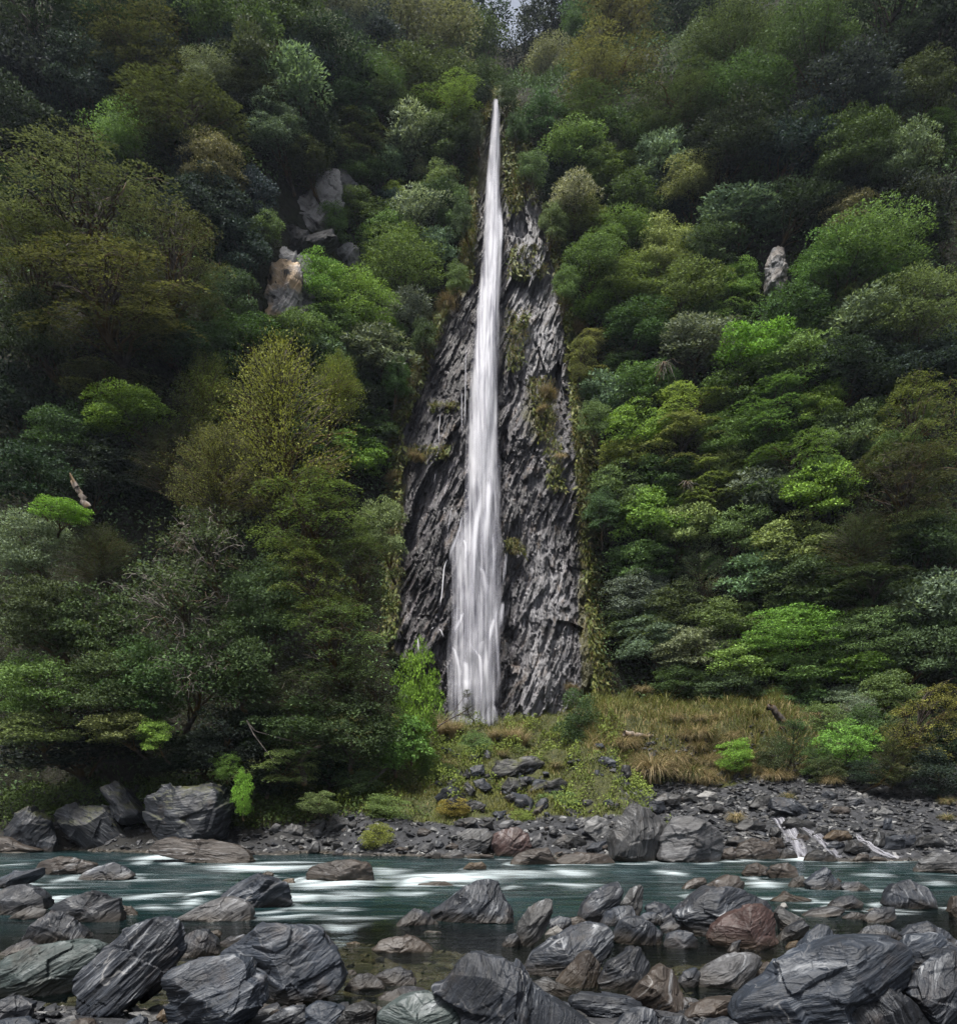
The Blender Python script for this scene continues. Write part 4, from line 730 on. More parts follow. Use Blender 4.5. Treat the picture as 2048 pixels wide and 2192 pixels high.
# bare rock on the forest slope
SC = [('D', [(538,470),(545,400),(575,365),(610,335),(640,322),(676,330),(690,380),(672,430),(650,470),(600,490)], 'grey', .0, 'broad dark grey rock wall behind the pitted overhang, half covered by trees'),
      ('D', [(500,650),(505,560),(515,500),(560,488),(600,500),(612,560),(600,630),(560,668)], 'grey', .0, 'weathered grey rock wall around the ochre-stained slab'),
      ('D', [(508,640),(520,560),(525,515),(560,505),(584,520),(586,560),(578,590),(560,615),(545,640),(520,645)], 'scarp', .65, 'pale rock slab with an ochre stain on the left slope'),
      ('D', [(552,440),(548,410),(570,388),(600,372),(625,340),(655,325),(665,350),(660,395),(640,420),(630,455),(600,462),(570,462)], 'scarp', .0, 'grey pitted rock overhang high on the left slope above the ochre-stained slab'),
      ('D', [(536,500),(540,460),(556,440),(600,455),(640,450),(650,470),(620,490),(580,500)], 'dark', .0, 'dark-coloured rock for the shaded hollow under the grey pitted overhang'),  # solid rock, its dark colour stands for shade in the hollow
      ('D', [(645,500),(650,485),(680,478),(698,495),(695,525),(680,530),(665,510)], 'grey', .0, 'small grey rock outcrop between bright green trees right of the overhang'),
      ('D', [(545,660),(550,625),(575,600),(600,600),(585,640),(565,665)], 'grey', .1, 'narrow grey ledge just below the ochre-stained slab'),
      ('D', [(1486,565),(1488,515),(1500,480),(1518,475),(1526,510),(1520,548),(1508,582)], 'grey', .12, 'small pale rock scar in the forest on the right slope')]
for q, (v, pts, colr, al, lab) in enumerate(SC):
    P = full(v, pts); h_ = hit(P[:, 0].mean(), P[:, 1].mean()); Yc = float(h_[1]) + (.15 if q > 1 else .9) - (.8 if q == len(SC) - 1 else 0)
    W = at(P[:, 0], P[:, 1], Yc); cen = np.array([W[:, 0].mean(), Yc, W[:, 2].mean()])
    o = link('rock_outcrop', rock_mesh('rock_outcrop', W[:, 0] - cen[0], W[:, 2] - cen[2], .8, 60, 7000 + q * 41, 6, 2.0, .75, .55), M['scar'], color=RC[colr] + (al,)); o.location = cen
    tag(o, lab, 'rock outcrop', 'bare rock on the forest slopes')

# the little cascade on the right bank
def cascade(name, label, arms, grp):
    root = None
    arms2 = []
    for cl in arms:
        for f_ in (-.8, -.5, -.2, .1, .4, .75): arms2.append([(a_ + f_ * w_ * .62 + RNG.normal() * w_ * .12, b_ + RNG.normal() * 4, w_ * RNG.uniform(.30, .60)) for a_, b_, w_ in cl])
    for cl in arms2:
        pts = full('6', [(a_, b_) for a_, b_, w in cl]); w = np.array([q[2] for q in cl]) * K1
        n = 70; s = np.linspace(0, len(pts) - 1, n); x = np.interp(s, range(len(pts)), pts[:, 0]); y = np.interp(s, range(len(pts)), pts[:, 1]); w = np.interp(s, range(len(w)), w)
        k5 = np.ones(9) / 9; x = np.convolve(np.pad(x, 4, 'edge'), k5, 'valid'); Yd = np.array([ground_hit(a_, b_) for a_, b_ in zip(x, y)]); Yd = np.convolve(np.pad(Yd, 6, 'edge'), np.ones(13) / 13, 'valid')
        u = np.linspace(-1, 1, 15)[None]; xx = x[:, None] + u * w[:, None]
        Xw = (xx - 1024) / F * Yd[:, None]; Yw = Yd[:, None] + 0 * Xw - .10 ; Zw = bank_z(Xw, Yw) * .5 + .5 * (EYE + (HOR - y) / F * Yd)[:, None] + .03 + .04 * (1 - u * u) + .09 * fbm(np.stack([Xw * 2.2, Yw * 2.2, 0 * Xw], -1), 3, 77) + .05 * fbm(np.stack([Xw * 7, Yw * 5, 0 * Xw], -1), 2, 78)
        p = np.stack([Xw, Yw, Zw], -1); op = sstep(1, .0, np.abs(u)) * sstep(0, .08, s / s[-1])[:, None] * sstep(1, .9, s / s[-1])[:, None] * RNG.uniform(.40, .52)
        if root is None: root = empty(name, p[-1, 7]); tag(root, label, 'cascade', grp)
        link('water_arm', mesh('water_arm', p.reshape(-1, 3) - np.array(root.location), gridfaces(15, n), {'op': op.ravel(), 'flow': np.stack([u * .8 + 0 * s[:, None], s[:, None] * .5 + 0 * u, 0 * Xw], -1).reshape(-1, 3)}), M['fall'], root)
cascade('cascade', 'white stepped cascade spilling over rocks into the river at right', [[(800, 918, 55), (850, 950, 60), (890, 1000, 60), (925, 1050, 75), (945, 1110, 80), (965, 1150, 60), (970, 1185, 50)], [(930, 990, 45), (1010, 1010, 45), (1060, 1050, 45), (1100, 1090, 45), (1140, 1130, 40), (1190, 1168, 40)]], 'small cascades on the right bank')
cascade('cascade', 'thinner white cascade at far right, right of the main stepped one', [[(1268, 1022, 18), (1300, 1060, 28), (1350, 1085, 35), (1400, 1120, 40), (1450, 1150, 50), (1530, 1170, 60)]], 'small cascades on the right bank')

# ---------------------------------------------------------------- the river
FOAM = [('2', 740, 368, 270, 26, 1.0), ('2', 560, 395, 90, 26, .9), ('2', 1050, 350, 300, 20, .6), ('2', 1430, 340, 110, 20, .65), ('2', 100, 405, 200, 18, .85), ('2', 230, 465, 160, 14, .55), ('2', 60, 480, 220, 14, .5), ('2', 400, 330, 110, 16, .55), ('2', 1430, 408, 140, 9, .55), ('2', 520, 460, 110, 10, .45),
        ('2', 180, 590, 260, 14, .38), ('2', 130, 645, 120, 18, .42), ('2', 1100, 425, 60, 12, .4), ('1', 900, 255, 110, 14, .8), ('1', 1010, 285, 80, 9, .5), ('1', 1500, 312, 260, 16, 1.0), ('1', 1720, 480, 150, 18, .75), ('1', 1640, 590, 180, 11, .5), ('1', 880, 472, 140, 14, .6), ('1', 1150, 468, 70, 11, .85),
        ('1', 870, 542, 140, 14, .4), ('1', 330, 492, 70, 22, .7), ('1', 400, 375, 60, 16, .6), ('1', 50, 297, 90, 8, .45), ('1', 1790, 385, 90, 14, .9), ('1', 1690, 380, 30, 18, .6), ('1', 1090, 515, 60, 22, .5), ('3', 230, 340, 70, 14, .6), ('3', 760, 402, 110, 16, .65), ('3', 690, 368, 50, 8, .6), ('3', 1400, 352, 110, 10, .45), ('3', 1740, 400, 110, 12, .45),
        ('3', 980, 262, 110, 12, .8), ('3', 1480, 262, 90, 8, .8), ('3', 1180, 300, 150, 8, .25)]
xs = np.concatenate([[-70, -40], np.linspace(-19, 19, 560), [40, 70]]); ys = np.linspace(4.4, 25.2, 420); X, Y = np.meshgrid(xs, ys)
foam = 0 * X; hump = 0 * X
for v, cx, cy, hx, hy, it in FOAM:
    (px, py), = full(v, [(cx, cy)]); k = VIEW[v][2]; Yc_ = F * EYE / (py - HOR); Xc_ = (px - 1024) / F * Yc_; wx = hx * k / F * Yc_; wy = hy * k * Yc_ / (py - HOR)
    dx = (X - Xc_) / wx; dy = (Y - Yc_ - .15 * np.sin(dx * 2.1 + cx)) / wy; gq = np.exp(-(dx ** 2 + dy ** 2) * .75)
    foam = np.maximum(foam, min(1.15, it * 1.3) * gq); hump = hump + it * np.exp(-(dx ** 2 * 1.5 + dy ** 2)) * .035
foam = np.maximum(foam, .10 * sstep(12, 14.5, Y) * sstep(water_edge(X), water_edge(X) - 2, Y))
for rx_, ry_, hw_, dp_ in RIVER:             # water piling up and trailing off round every stone in the current
    if not 12 < ry_ < 21: continue
    q_ = np.sqrt(((X - rx_) / (hw_ * 1.12)) ** 2 + ((Y - ry_) / (dp_ * 1.3 + .1)) ** 2); foam = np.maximum(foam, .55 * np.exp(-((q_ - 1.0) / .22) ** 2) * (.55 + .45 * np.sin(X * 5 + ry_ * 7)))
    t_ = (X - rx_ - hw_) / (2.2 * hw_ + .3); foam = np.maximum(foam, .62 * np.exp(-((Y - ry_ + .2) / (.35 * dp_ + .10)) ** 2) * sstep(-.15, .1, t_) * sstep(1, .15, t_))
deep = sstep(9.8, 12.6, Y + .5 * np.sin(X * .6) - .25 * sstep(2, 8, X) * 4) * (1 - .55 * sstep(water_edge(X) - 1.0, water_edge(X), Y))
zw = .035 * fbm(np.stack([X * .8, Y * 2.6, 0 * X], -1), 4, 91) * (.15 + deep) + hump * (deep > .05)
o = link('river_water', mesh('river_water', np.stack([X, Y, zw], -1).reshape(-1, 3), gridfaces(len(xs), len(ys)), {'foam': foam.ravel(), 'deep': np.clip(.06 + .94 * deep, 0, 1).ravel()}), M['water'])
tag(o, kind='structure')
# ---------------------------------------------------------------- trees
def limb(p0, p1, n=6, sag=.12):
    t = np.linspace(0, 1, n)[:, None]; L = np.linalg.norm(p1 - p0)
    w = (RNG.normal(size=(n, 3)) * .035 * L) * np.sin(t * math.pi)
    return p0 * (1 - t) + p1 * t + w + np.array([0, 0, sag * L]) * np.sin(t * math.pi)
BASE = np.array([0, .95, -1.15])             # foot of the trunk, back in the slope (crown radius = 1)
def skeleton(tips, r0=.055, twig=0, base=BASE, lean=.25):
    mb = MB(); top = np.array([0, .05, .35]); t = np.linspace(0, 1, 8)[:, None]
    tr = base * (1 - t) ** 1 + top * t + np.array([0, -.25, -.25]) * np.sin(t * math.pi) * lean * 2 + RNG.normal(size=(8, 3)) * .02
    tube(mb, tr, np.linspace(r0, r0 * .35, 8), 6)
    for p in tips:
        k = np.clip((p[2] + 1.0) / 1.5 * 5 + RNG.uniform(-1, .5), 1, 6.5); i = int(k); s = tr[i]
        L = limb(s, p * .97); tube(mb, L, np.linspace(r0 * .42, r0 * .08, 6), 4)
        for _ in range(twig):
            j = RNG.integers(2, 6); e = L[j] + rdir(1)[0] * np.array([.3, .3, .2]); tube(mb, limb(L[j], e, 4), np.linspace(r0 * .14, r0 * .04, 4), 3)
    return mb
def shell_pts(n, flat=1.0, zmin=-.65):
    p = []
    while len(p) < n:
        d = rdir(1)[0]
        if d[2] < zmin or d[1] > .75: continue
        r = RNG.uniform(.55, .9); p.append(d * r * np.array([1, 1, flat]))
    return np.array(p)
def crown_broad(nc=46, nl=135, leaf=.074, cr=(.22, .36), wide=.5, flat=.62, zmin=-.65, base=BASE):
    mb = MB(); C_ = shell_pts(nc, 1.0, zmin); sk = C_[RNG.permutation(nc)[:13]]
    for c in C_:
        r = RNG.uniform(*cr); ct = RNG.uniform(.26, .66); n = int(nl * (r / .29) ** 2)
        d = rdir(n); d[:, 2] = np.where(d[:, 2] < -.05, -d[:, 2], d[:, 2]); q = c + d * r * np.array([1, 1, flat]) * (1.06 - .42 * RNG.random((n, 1)) ** 2)
        nr = unit(d * 1.2 + np.array([0, 0, .45]) + RNG.normal(size=(n, 3)) * .34); dr = unit(d * .8 + RNG.normal(size=(n, 3)) * .7)
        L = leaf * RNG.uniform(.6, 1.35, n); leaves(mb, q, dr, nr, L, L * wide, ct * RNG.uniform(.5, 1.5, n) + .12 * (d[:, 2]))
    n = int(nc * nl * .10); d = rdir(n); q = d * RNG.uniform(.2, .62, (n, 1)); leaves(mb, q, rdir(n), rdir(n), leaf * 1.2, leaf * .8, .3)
    return mb, skeleton(sk, base=base)
def crown_beech(nc=46, nl=230, leaf=.041, h=1.0, pr=(.24, .44), tw=2):
    mb = MB(); C_ = []; 
    while len(C_) < nc:
        z = RNG.uniform(-.8, .85); rm = math.sqrt(max(0, 1 - (z / 1.0) ** 2)); a = RNG.uniform(0, 6.28); r = rm * RNG.uniform(.35, .85)
        if math.sin(a) * r > .6: continue
        C_.append((math.cos(a) * r, math.sin(a) * r, z * h))
    C_ = np.array(C_)
    for c in C_:
        r = RNG.uniform(*pr); ct = RNG.uniform(.22, .70); n = int(nl * (r / .34) ** 2); a = RNG.uniform(0, 6.28, n); rr = r * np.sqrt(RNG.random(n)); tilt = RNG.normal() * .12
        q = np.stack([np.cos(a) * rr, np.sin(a) * rr, tilt * np.cos(a) * rr - .55 * rr ** 2 / r + RNG.normal(size=n) * .022 + .03 * np.sin(a * 5 + c[0] * 9)], -1)
        spray = np.round(a * 6) / 6 + RNG.normal(size=n) * .25; dr = np.stack([np.cos(spray), np.sin(spray), RNG.normal(size=n) * .2 - .25 * rr / r], -1)
        L = leaf * RNG.uniform(.7, 1.6, n); leaves(mb, c + q, dr, np.array([0, 0, 1.]) + RNG.normal(size=(n, 3)) * .45, L, L * .5, ct * RNG.uniform(.7, 1.3, n))
    return mb, skeleton(C_[RNG.permutation(nc)[:24 + 6 * tw]], .05, tw)
def crown_feather(nb=120, nl=70, leaf=.040):
    mb = MB(); wd = MB(); tips = []
    for _ in range(nb):
        z0 = RNG.uniform(-.85, .80); a = RNG.uniform(0, 6.28)
        if math.sin(a) > .75: continue
        R = (1.02 - .75 * max(0, z0 + .15) - .25 * max(0, -z0)) * RNG.uniform(.6, 1.0)
        s = np.array([0, 0, z0 - .12]); e = np.array([math.cos(a) * R, math.sin(a) * R * .9, z0 + RNG.uniform(.05, .38)]); L = limb(s, e, 7, RNG.uniform(-.02, .12)); tube(wd, L, np.linspace(.011, .0025, 7), 3)
        ct = RNG.uniform(.34, .66); n = nl; t = RNG.uniform(.25, 1.03, n); k = np.clip(t * 6, 0, 5.99).astype(int); f_ = (t * 6 - k)[:, None]; q = L[k] * (1 - f_) + L[np.minimum(k + 1, 6)] * f_
        q = q + RNG.normal(size=(n, 3)) * np.array([.055, .055, .03]); dr = unit(e - s) + RNG.normal(size=(n, 3)) * .55; Lf = leaf * RNG.uniform(.6, 1.5, n)
        leaves(mb, q, dr, np.array([0, -.2, 1.]) + RNG.normal(size=(n, 3)) * .5, Lf, Lf * .42, ct * RNG.uniform(.7, 1.3, n))
    tube(wd, np.array([BASE, [0, .4, -.8], [0, .1, -.4], [0, 0, .1], [0, 0, .8]]), [.05, .045, .04, .025, .008], 6)
    return mb, wd
def crown_twiggy():
    mb, sk = crown_broad(36, 75, .058, (.2, .34), .5, .8); tw = MB()
    for c in shell_pts(38):
        c = c * 1.08; L = limb(c * .4, c, 6, .1); tube(tw, L, np.linspace(.012, .004, 6), 3)
        for _ in range(6):
            j = RNG.integers(2, 6); e = L[j] + rdir(1)[0] * np.array([.2, .2, .2]) + np.array([0, 0, -.04]); tube(tw, limb(L[j], e, 5, .15), np.linspace(.006, .0022, 5), 3)
    return mb, sk, tw
VAR = {}
def variant(kind, q, res, leafmat):
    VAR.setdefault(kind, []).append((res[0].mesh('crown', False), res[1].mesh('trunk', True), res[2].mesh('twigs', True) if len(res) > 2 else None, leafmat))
for q in range(4): variant('broad', q, crown_broad(), 'leaf')
for q in range(3): variant('fine', q, crown_broad(58, 210, .052, (.2, .33), .55, .7), 'leaf')
for q in range(2): variant('big', q, crown_broad(90, 240, .042, (.15, .26), .5, .6), 'leaf')
for q in range(2): variant('coarse', q, crown_broad(36, 95, .11, (.22, .36), .36, .75), 'leaf')
for q in range(3): variant('beech', q, crown_beech(), 'beech')
for q in range(2): variant('bigbeech', q, crown_beech(64, 400, .028, 1., (.17, .33), 4), 'beech')
for q in range(2): variant('feather', q, crown_feather(), 'beech')
variant('bigfeather', 0, crown_feather(330, 85, .026), 'beech'); variant('bigfeather', 1, crown_feather(330, 85, .026), 'beech')
for q in range(3): variant('bush', q, crown_broad(48, 200, .062, (.2, .34), .5, .8, -1., np.array([0, .1, -.95])), 'leaf')
for q in range(2): variant('twiggy', q, crown_twiggy(), 'leaf')
GC = {'dk': (.011, .017, .012), 'db': (.013, .020, .020), 'dg': (.025, .041, .018), 'mg': (.043, .070, .026), 'bg': (.062, .105, .026), 'vb': (.062, .115, .020), 'ol': (.050, .069, .025), 'ob': (.040, .046, .023), 'do': (.023, .030, .015),  # dk, db, do darkened: dimness of the upper slopes put into leaf colour
      'yg': (.080, .098, .024), 'lg': (.080, .105, .042), 'sv': (.090, .112, .082), 'sg': (.055, .077, .050), 'tn': (.085, .080, .046), 'gg': (.058, .070, .048), 'go': (.075, .073, .02), 'lm': (.085, .112, .028)}
NAMES = {'bush': 'bush', 'broad': 'broadleaf_tree', 'fine': 'broadleaf_tree', 'big': 'broadleaf_tree', 'coarse': 'broadleaf_tree', 'beech': 'beech_tree', 'bigbeech': 'beech_tree', 'feather': 'young_beech', 'bigfeather': 'young_beech', 'twiggy': 'lichen_tree'}
CNT = {}
def tree(cx, cy, rx, ry, kind, colr, label, off=None, Y=None, view='D', name=None, cat='tree', grp=None, k=None):
    P = full(view, [(cx, cy)])[0]; s = VIEW[view][2]
    if Y is None:
        h0 = hit(P[0], P[1]); r0 = rx * s / F * float(h0[1]); p = hit(P[0], P[1], .55 * r0 if off is None else off)
    else: p = at(P[0], P[1], Y)
    r = 1.1 * rx * s / F * p[1]; rz = 1.1 * ry * s / F * p[1]; CNT[kind] = CNT.get(kind, 0) + 1; v = VAR[kind]; cm, tm, wm, lm = v[CNT[kind] % len(v) if k is None else k]
    nm = name or NAMES[kind]; jit = RNG.uniform(.88, 1.12, 3)
    root = empty(nm, (0, 0, 0)); a = RNG.uniform(-.8, .8); mir = 1 if RNG.random() < .5 else -1
    root.rotation_euler = (RNG.normal() * .04, RNG.normal() * .06, a); S = np.array([r * 1.04 * mir, min(r, rz * 1.5) * .95, rz * 1.06]); root.scale = S
    bx, by, bz = BASE * S; ca, sa = math.cos(a), math.sin(a)
    off_ = np.array([bx * ca - by * sa, bx * sa + by * ca, bz]); root.location = p + off_
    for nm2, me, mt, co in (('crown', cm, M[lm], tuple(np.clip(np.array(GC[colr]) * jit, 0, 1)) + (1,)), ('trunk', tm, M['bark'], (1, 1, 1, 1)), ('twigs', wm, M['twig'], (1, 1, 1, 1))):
        if me is None: continue
        o = link(nm2, me, mt, root, co); o.location = -BASE
    tag(root, label, cat, grp or ('bushes' if cat == 'bush' else 'trees of the forest slopes'))
    return root
T = [
# --- top left
(60,40,110,70,'beech','dk','near-black beech in the top left corner of the frame'),(60,150,95,85,'broad','db','dark blue-green tree at the left edge below the corner beech'),(20,250,80,70,'broad','dk','very dark tree at the left edge directly above the big spreading beech'),
(150,180,80,80,'fine','db','dusky blue-green round tree near the left edge, left of the drooping beech'),(190,40,90,60,'beech','dk','dark flat-layered beech at the top, right of the corner beech'),(290,120,105,70,'beech','do','dark olive layered beech high on the left slope, upper one of two'),
(360,240,110,60,'beech','do','dark olive drooping beech just above the tan domed tree, lower one of two'),(330,30,90,50,'broad','dk','dark tree at the top edge above the upper olive beech'),(440,50,75,60,'broad','dg','dark green tree at top edge a third of the way across'),
(470,130,65,55,'broad','do','small dark olive tree right of the upper olive layered beech'),(410,170,55,45,'fine','gg','grey-green mounded tree, first right of the drooping beech'),(490,190,50,40,'fine','do','dull olive bush-like tree left of the glossy silver-green tree'),
(555,55,70,65,'broad','dg','dark green tufted tree at the top, left of the pale misty tree'),(650,30,75,60,'fine','gg','misty grey-green tree at the top edge left of centre'),(640,130,70,50,'broad','dk','dark tree under the misty grey-green tree'),
(565,195,78,55,'coarse','sg','glossy silver-green tree with big leaves high on the left slope'),(535,265,58,55,'fine','sg','blue-green domed tree directly below the glossy silver-green one'),(600,270,50,60,'broad','dk','dark shaded tree right of the blue-green domed tree'),
(800,70,125,80,'big','gg','large grey-green dome tree at the top, left of the sky gap'),(710,80,60,55,'broad','db','dark bluish tree on the left shoulder of the large grey-green dome'),(905,30,70,50,'broad','dk','dark tree at the top edge left of the sky gap'),
(920,110,60,60,'broad','dg','dark green tree above and left of the waterfall lip'),(830,160,75,45,'broad','dg','dark green tree below the large grey-green dome'),(720,175,60,45,'fine','dg','dark green tree left of the olive plateau tree'),
(660,215,55,50,'broad','dg','green-black tree right of the glossy silver-green tree'),(865,205,75,38,'beech','ol','flat-topped olive tree left of the waterfall lip'),(745,225,55,42,'fine','do','dull olive round tree between the flat-topped tree and dark tree'),
(945,165,35,35,'broad','dg','small dark tree right above the flat-topped olive tree at the lip'),(690,280,60,45,'beech','do','dark olive shrubby tree above the grey pitted overhang'),(810,275,58,48,'coarse','sv','silvery round tree left of the upper waterfall, upper of two'),
(752,322,32,28,'coarse','sv','small silvery bush at the lower left of the upper silvery tree'),(870,290,50,45,'broad','dg','dark green tree between the silvery tree and the waterfall'),(700,345,45,35,'fine','dg','dark green mound above the overhang on its right'),
(773,385,24,26,'broad','lm','small lime-green tree left of the upper waterfall, left of the two'),(850,365,38,36,'broad','lg','light green leafy tree left of the upper waterfall, right of the two'),(815,420,60,35,'coarse','sv','lower silvery tree spreading left of the waterfall, below the lime-green one'),
(880,420,34,55,'broad','mg','green tree hugging the cliff edge beside the lower silvery tree'),(685,410,40,40,'fine','ol','olive domed tree right of the grey pitted overhang'),(648,440,34,34,'fine','mg','green bush growing on the foot of the grey overhang'),
(745,445,45,35,'broad','dg','dark green tree right of the bush on the overhang'),(590,330,50,40,'broad','do','dull scrub tree just above the grey overhang'),
(938,190,20,26,'fine','dk','small dark bush at the left side of the waterfall lip'),(988,196,22,30,'fine','do','small olive bush at the right side of the waterfall lip'),(1000,250,20,36,'broad','dg','dark bush on the rock edge just right below the lip'),(925,260,16,40,'fine','do','narrow olive bush on the rock edge just left below the lip'),(1030,330,26,36,'broad','mg','green bush overhanging the right edge of the upper rock face'),(1072,440,24,40,'broad','ol','olive bush overhanging the right rock edge beside the bare slab'),(1098,560,26,40,'fine','mg','green bush drooping over the right rock edge, middle'),(905,430,18,40,'broad','dg','dark bush drooping over the left rock edge, upper'),(888,545,22,34,'fine','mg','green bush on the shoulder at the upper left rock edge'),(820,660,26,36,'broad','dg','dark bush leaning over the left rock shoulder'),(770,740,26,40,'fine','mg','green bush leaning over the left rock edge, middle'),(1128,690,24,36,'beech','lg','light feathery bush leaning over the right rock edge'),(1148,820,26,40,'broad','mg','green bush leaning over the fern strip, upper'),(1165,1000,28,44,'broad','dg','dark bush leaning over the fern strip, lower'),
# --- left middle
(250,292,78,50,'fine','mg','bright green mounded tree behind the big spreading beech'),(415,335,60,62,'fine','tn','tan-topped dome tree between beech and overhang'),(420,410,60,60,'broad','db','dark misty tree below the tan-topped dome'),(350,300,50,40,'broad','dk','black-green tree left of the tan-topped dome'),
(490,400,40,70,'broad','db','tall dusky tree left of the grey overhang'),(470,500,50,60,'broad','db','dusky tree in the dim hollow left of the ochre-stained slab'),(450,590,55,55,'fine','dg','dark green bush at the foot of the dim hollow'),(500,450,35,40,'broad','mg','ferny green bush at the left edge of the overhang'),
(470,650,60,40,'broad','dg','dark green tree below the ochre-stained slab, behind the yellow beech'),(580,650,45,40,'broad','mg','green tree just right below the ochre-stained slab'),
(785,530,80,70,'big','mg','large bright rounded tree left of the mid waterfall'),(690,600,80,60,'big','bg','bright green tree in front of and left of the large rounded one'),(625,555,50,52,'fine','bg','bright green upright tree right of the ochre-stained slab'),(760,470,50,35,'broad','mg','mid green top just above the large bright rounded tree'),
(850,490,35,40,'coarse','sg','silver-green shrub on the cliff edge right of the large rounded tree'),(785,615,50,45,'coarse','sv','pale silvery tree below the large bright rounded tree'),(640,640,50,45,'broad','mg','green tree left of the silvery pair beside the cliff'),
(720,700,75,50,'coarse','sg','broad silver-green tree beside the cliff, below the pale silvery one'),(640,710,50,40,'coarse','sg','dull silver-green bush on the left of the broad silver-green tree'),(735,770,50,55,'broad','dg','dark green tree on the cliff edge under the broad silver-green one'),(670,790,50,45,'broad','dk','deep shade tree behind the tip of the yellow beech'),
(730,850,45,45,'broad','mg','green bush at the left cliff edge above the golden tufts'),(690,890,55,45,'broad','bg','bright green bush beneath the right branches of the yellow beech'),
(60,660,85,75,'fine','do','round dark olive tree at left edge under the spreading beech'),(40,790,80,80,'broad','dk','dark lichen-hung tree at the left edge below the round olive one'),(215,745,85,38,'beech','ob','low brown-olive beech cushion below the big spreading beech'),(300,650,85,45,'beech','do','dim olive beech tier between the spreading beech and the yellow one'),
(390,690,65,45,'fine','dg','dark green tree left of the top of the yellow beech'),(250,815,90,50,'fine','bg','bright green leafy tree under the brown-olive cushion'),(400,790,85,75,'bigfeather','ol','olive feathery tree touching the left side of the yellow beech'),
(130,860,80,60,'fine','dg','dark green tree left of the bright green leafy one'),(200,930,85,60,'fine','dk','very dark tree above the small bright green bush'),(330,900,80,65,'bigfeather','do','dark olive feathery tree below the bright green leafy one'),
# --- right top
(1030,105,50,50,'broad','dk','dark tree immediately right of the waterfall lip\'s sky gap'),(1075,40,60,50,'broad','dk','dark tree at top edge right of the sky gap'),(1060,140,55,50,'fine','gg','grey-green tree above and right of the waterfall lip'),
(1215,60,95,60,'beech','ob','brown-olive layered tree at the top right of centre'),(1190,150,95,60,'beech','ob','brown-olive layered tree below the topmost brown-olive one'),(1140,230,60,50,'beech','do','dark olive tree right of the upper waterfall, level with its lip'),
(1360,30,80,50,'broad','db','dark bluish tree at the top edge right of the brown-olive trees'),(1430,100,100,60,'big','dg','large green tufted tree high on the right slope, left one of a pair'),(1560,90,90,70,'big','dg','large dark green tufted tree high on the right slope, right one of a pair'),
(1700,60,110,80,'beech','dk','near-black beech near the top right corner'),(1820,60,80,90,'broad','dk','black-green tree in the top right corner'),(1310,200,80,50,'beech','do','dull olive tree in the middle of the upper right slope'),(1440,190,85,55,'fine','dg','dark green tree under the large green tufted tree'),
(1640,190,85,60,'broad','db','bluish dark tree under the near-black beech'),(1790,190,65,60,'fine','do','dull olive tree near the right edge high on the slope'),(1060,235,38,45,'broad','dg','narrow dark green tree close to the right of the waterfall top'),
(1210,270,60,45,'broad','dg','dark green tree below the two brown-olive layered trees'),(1290,315,48,48,'coarse','sv','silver-green plume tree on the upper right slope'),(1420,290,90,65,'fine','dk','wide shadowy brown-green tree right of the silver-green plume'),(1540,290,75,60,'broad','db','dim bluish tree right of the wide shadowy one'),
(1660,300,75,65,'fine','dg','dark green dome near the right edge, left of a pale-topped one'),(1760,320,60,60,'broad','gg','pale-topped grey-green tree close to the right edge'),(1120,310,60,45,'broad','mg','green tree right of the waterfall, between lip and rock'),(1190,350,60,45,'fine','mg','mid green mound left below the silver-green plume'),
(1345,365,60,40,'fine','tn','tan-green flat tree below the silver-green plume'),(1110,385,42,38,'coarse','sv','silvery bush right of the upper rock face'),(1240,400,55,45,'broad','dg','dark green tree in the notch left of the tan-green flat tree'),(1440,425,75,42,'coarse','sg','blue-silver low tree above the small pale rock scar'),
(1560,400,70,50,'broad','dk','black-green tree right of the blue-silver low tree'),(1650,430,55,45,'fine','tn','tan-tipped tree on the right slope above the big green pair'),(1770,430,70,70,'broad','dk','very dark tree at the right edge midway up'),
# --- right middle
(1135,445,55,42,'fine','ol','olive dome right of the bare upper rock'),(1205,470,60,42,'fine','mg','green dome beside the olive dome right of the upper rock'),(1290,500,62,62,'fine','lg','yellow-tipped pale tree standing out on the right slope'),(1150,515,55,45,'fine','mg','green mound right of the mid rock face, above a tan one'),
(1380,500,60,50,'broad','dg','dark green tree right of the yellow-tipped pale tree'),(1690,500,105,75,'big','mg','big spreading green tree on the right, upper of two'),(1600,530,70,55,'fine','mg','green dome left of the big spreading tree on the right'),(1200,570,75,50,'fine','ol','tan-olive mound below the green domes on the right'),
(1330,590,80,55,'fine','ol','olive mound left of the bright frond-topped tree'),(1415,600,50,42,'beech','lg','bright frond-topped tree left of the small pale rock scar'),(1560,620,80,55,'broad','dg','dark green tree below the pale rock scar'),(1770,610,95,70,'big','mg','big rounded green tree at the right edge, lower of two'),
(1680,630,70,50,'coarse','sg','silver-flecked tree between the big trees on the right'),(1155,600,45,40,'broad','bg','bright green bush against the cliff\'s right edge, middle'),(1240,650,70,50,'fine','dg','dark green tree left of the dead grey twigs'),(1160,700,52,45,'beech','lg','light feathery tree against the cliff\'s right edge, above the ferns'),
(1360,670,70,45,'coarse','sg','silver-grey tree just above the dead grey twigs'),(1470,690,70,50,'broad','bg','bright green tree right of the dead grey twigs'),(1560,710,65,50,'broad','mg','green tree near the rusty rock patch on the right'),(1660,720,80,55,'broad','dk','dark tree right of the rusty rock patch'),(1790,720,80,55,'broad','db','dark blue-green tree at the right edge above the great olive dome'),
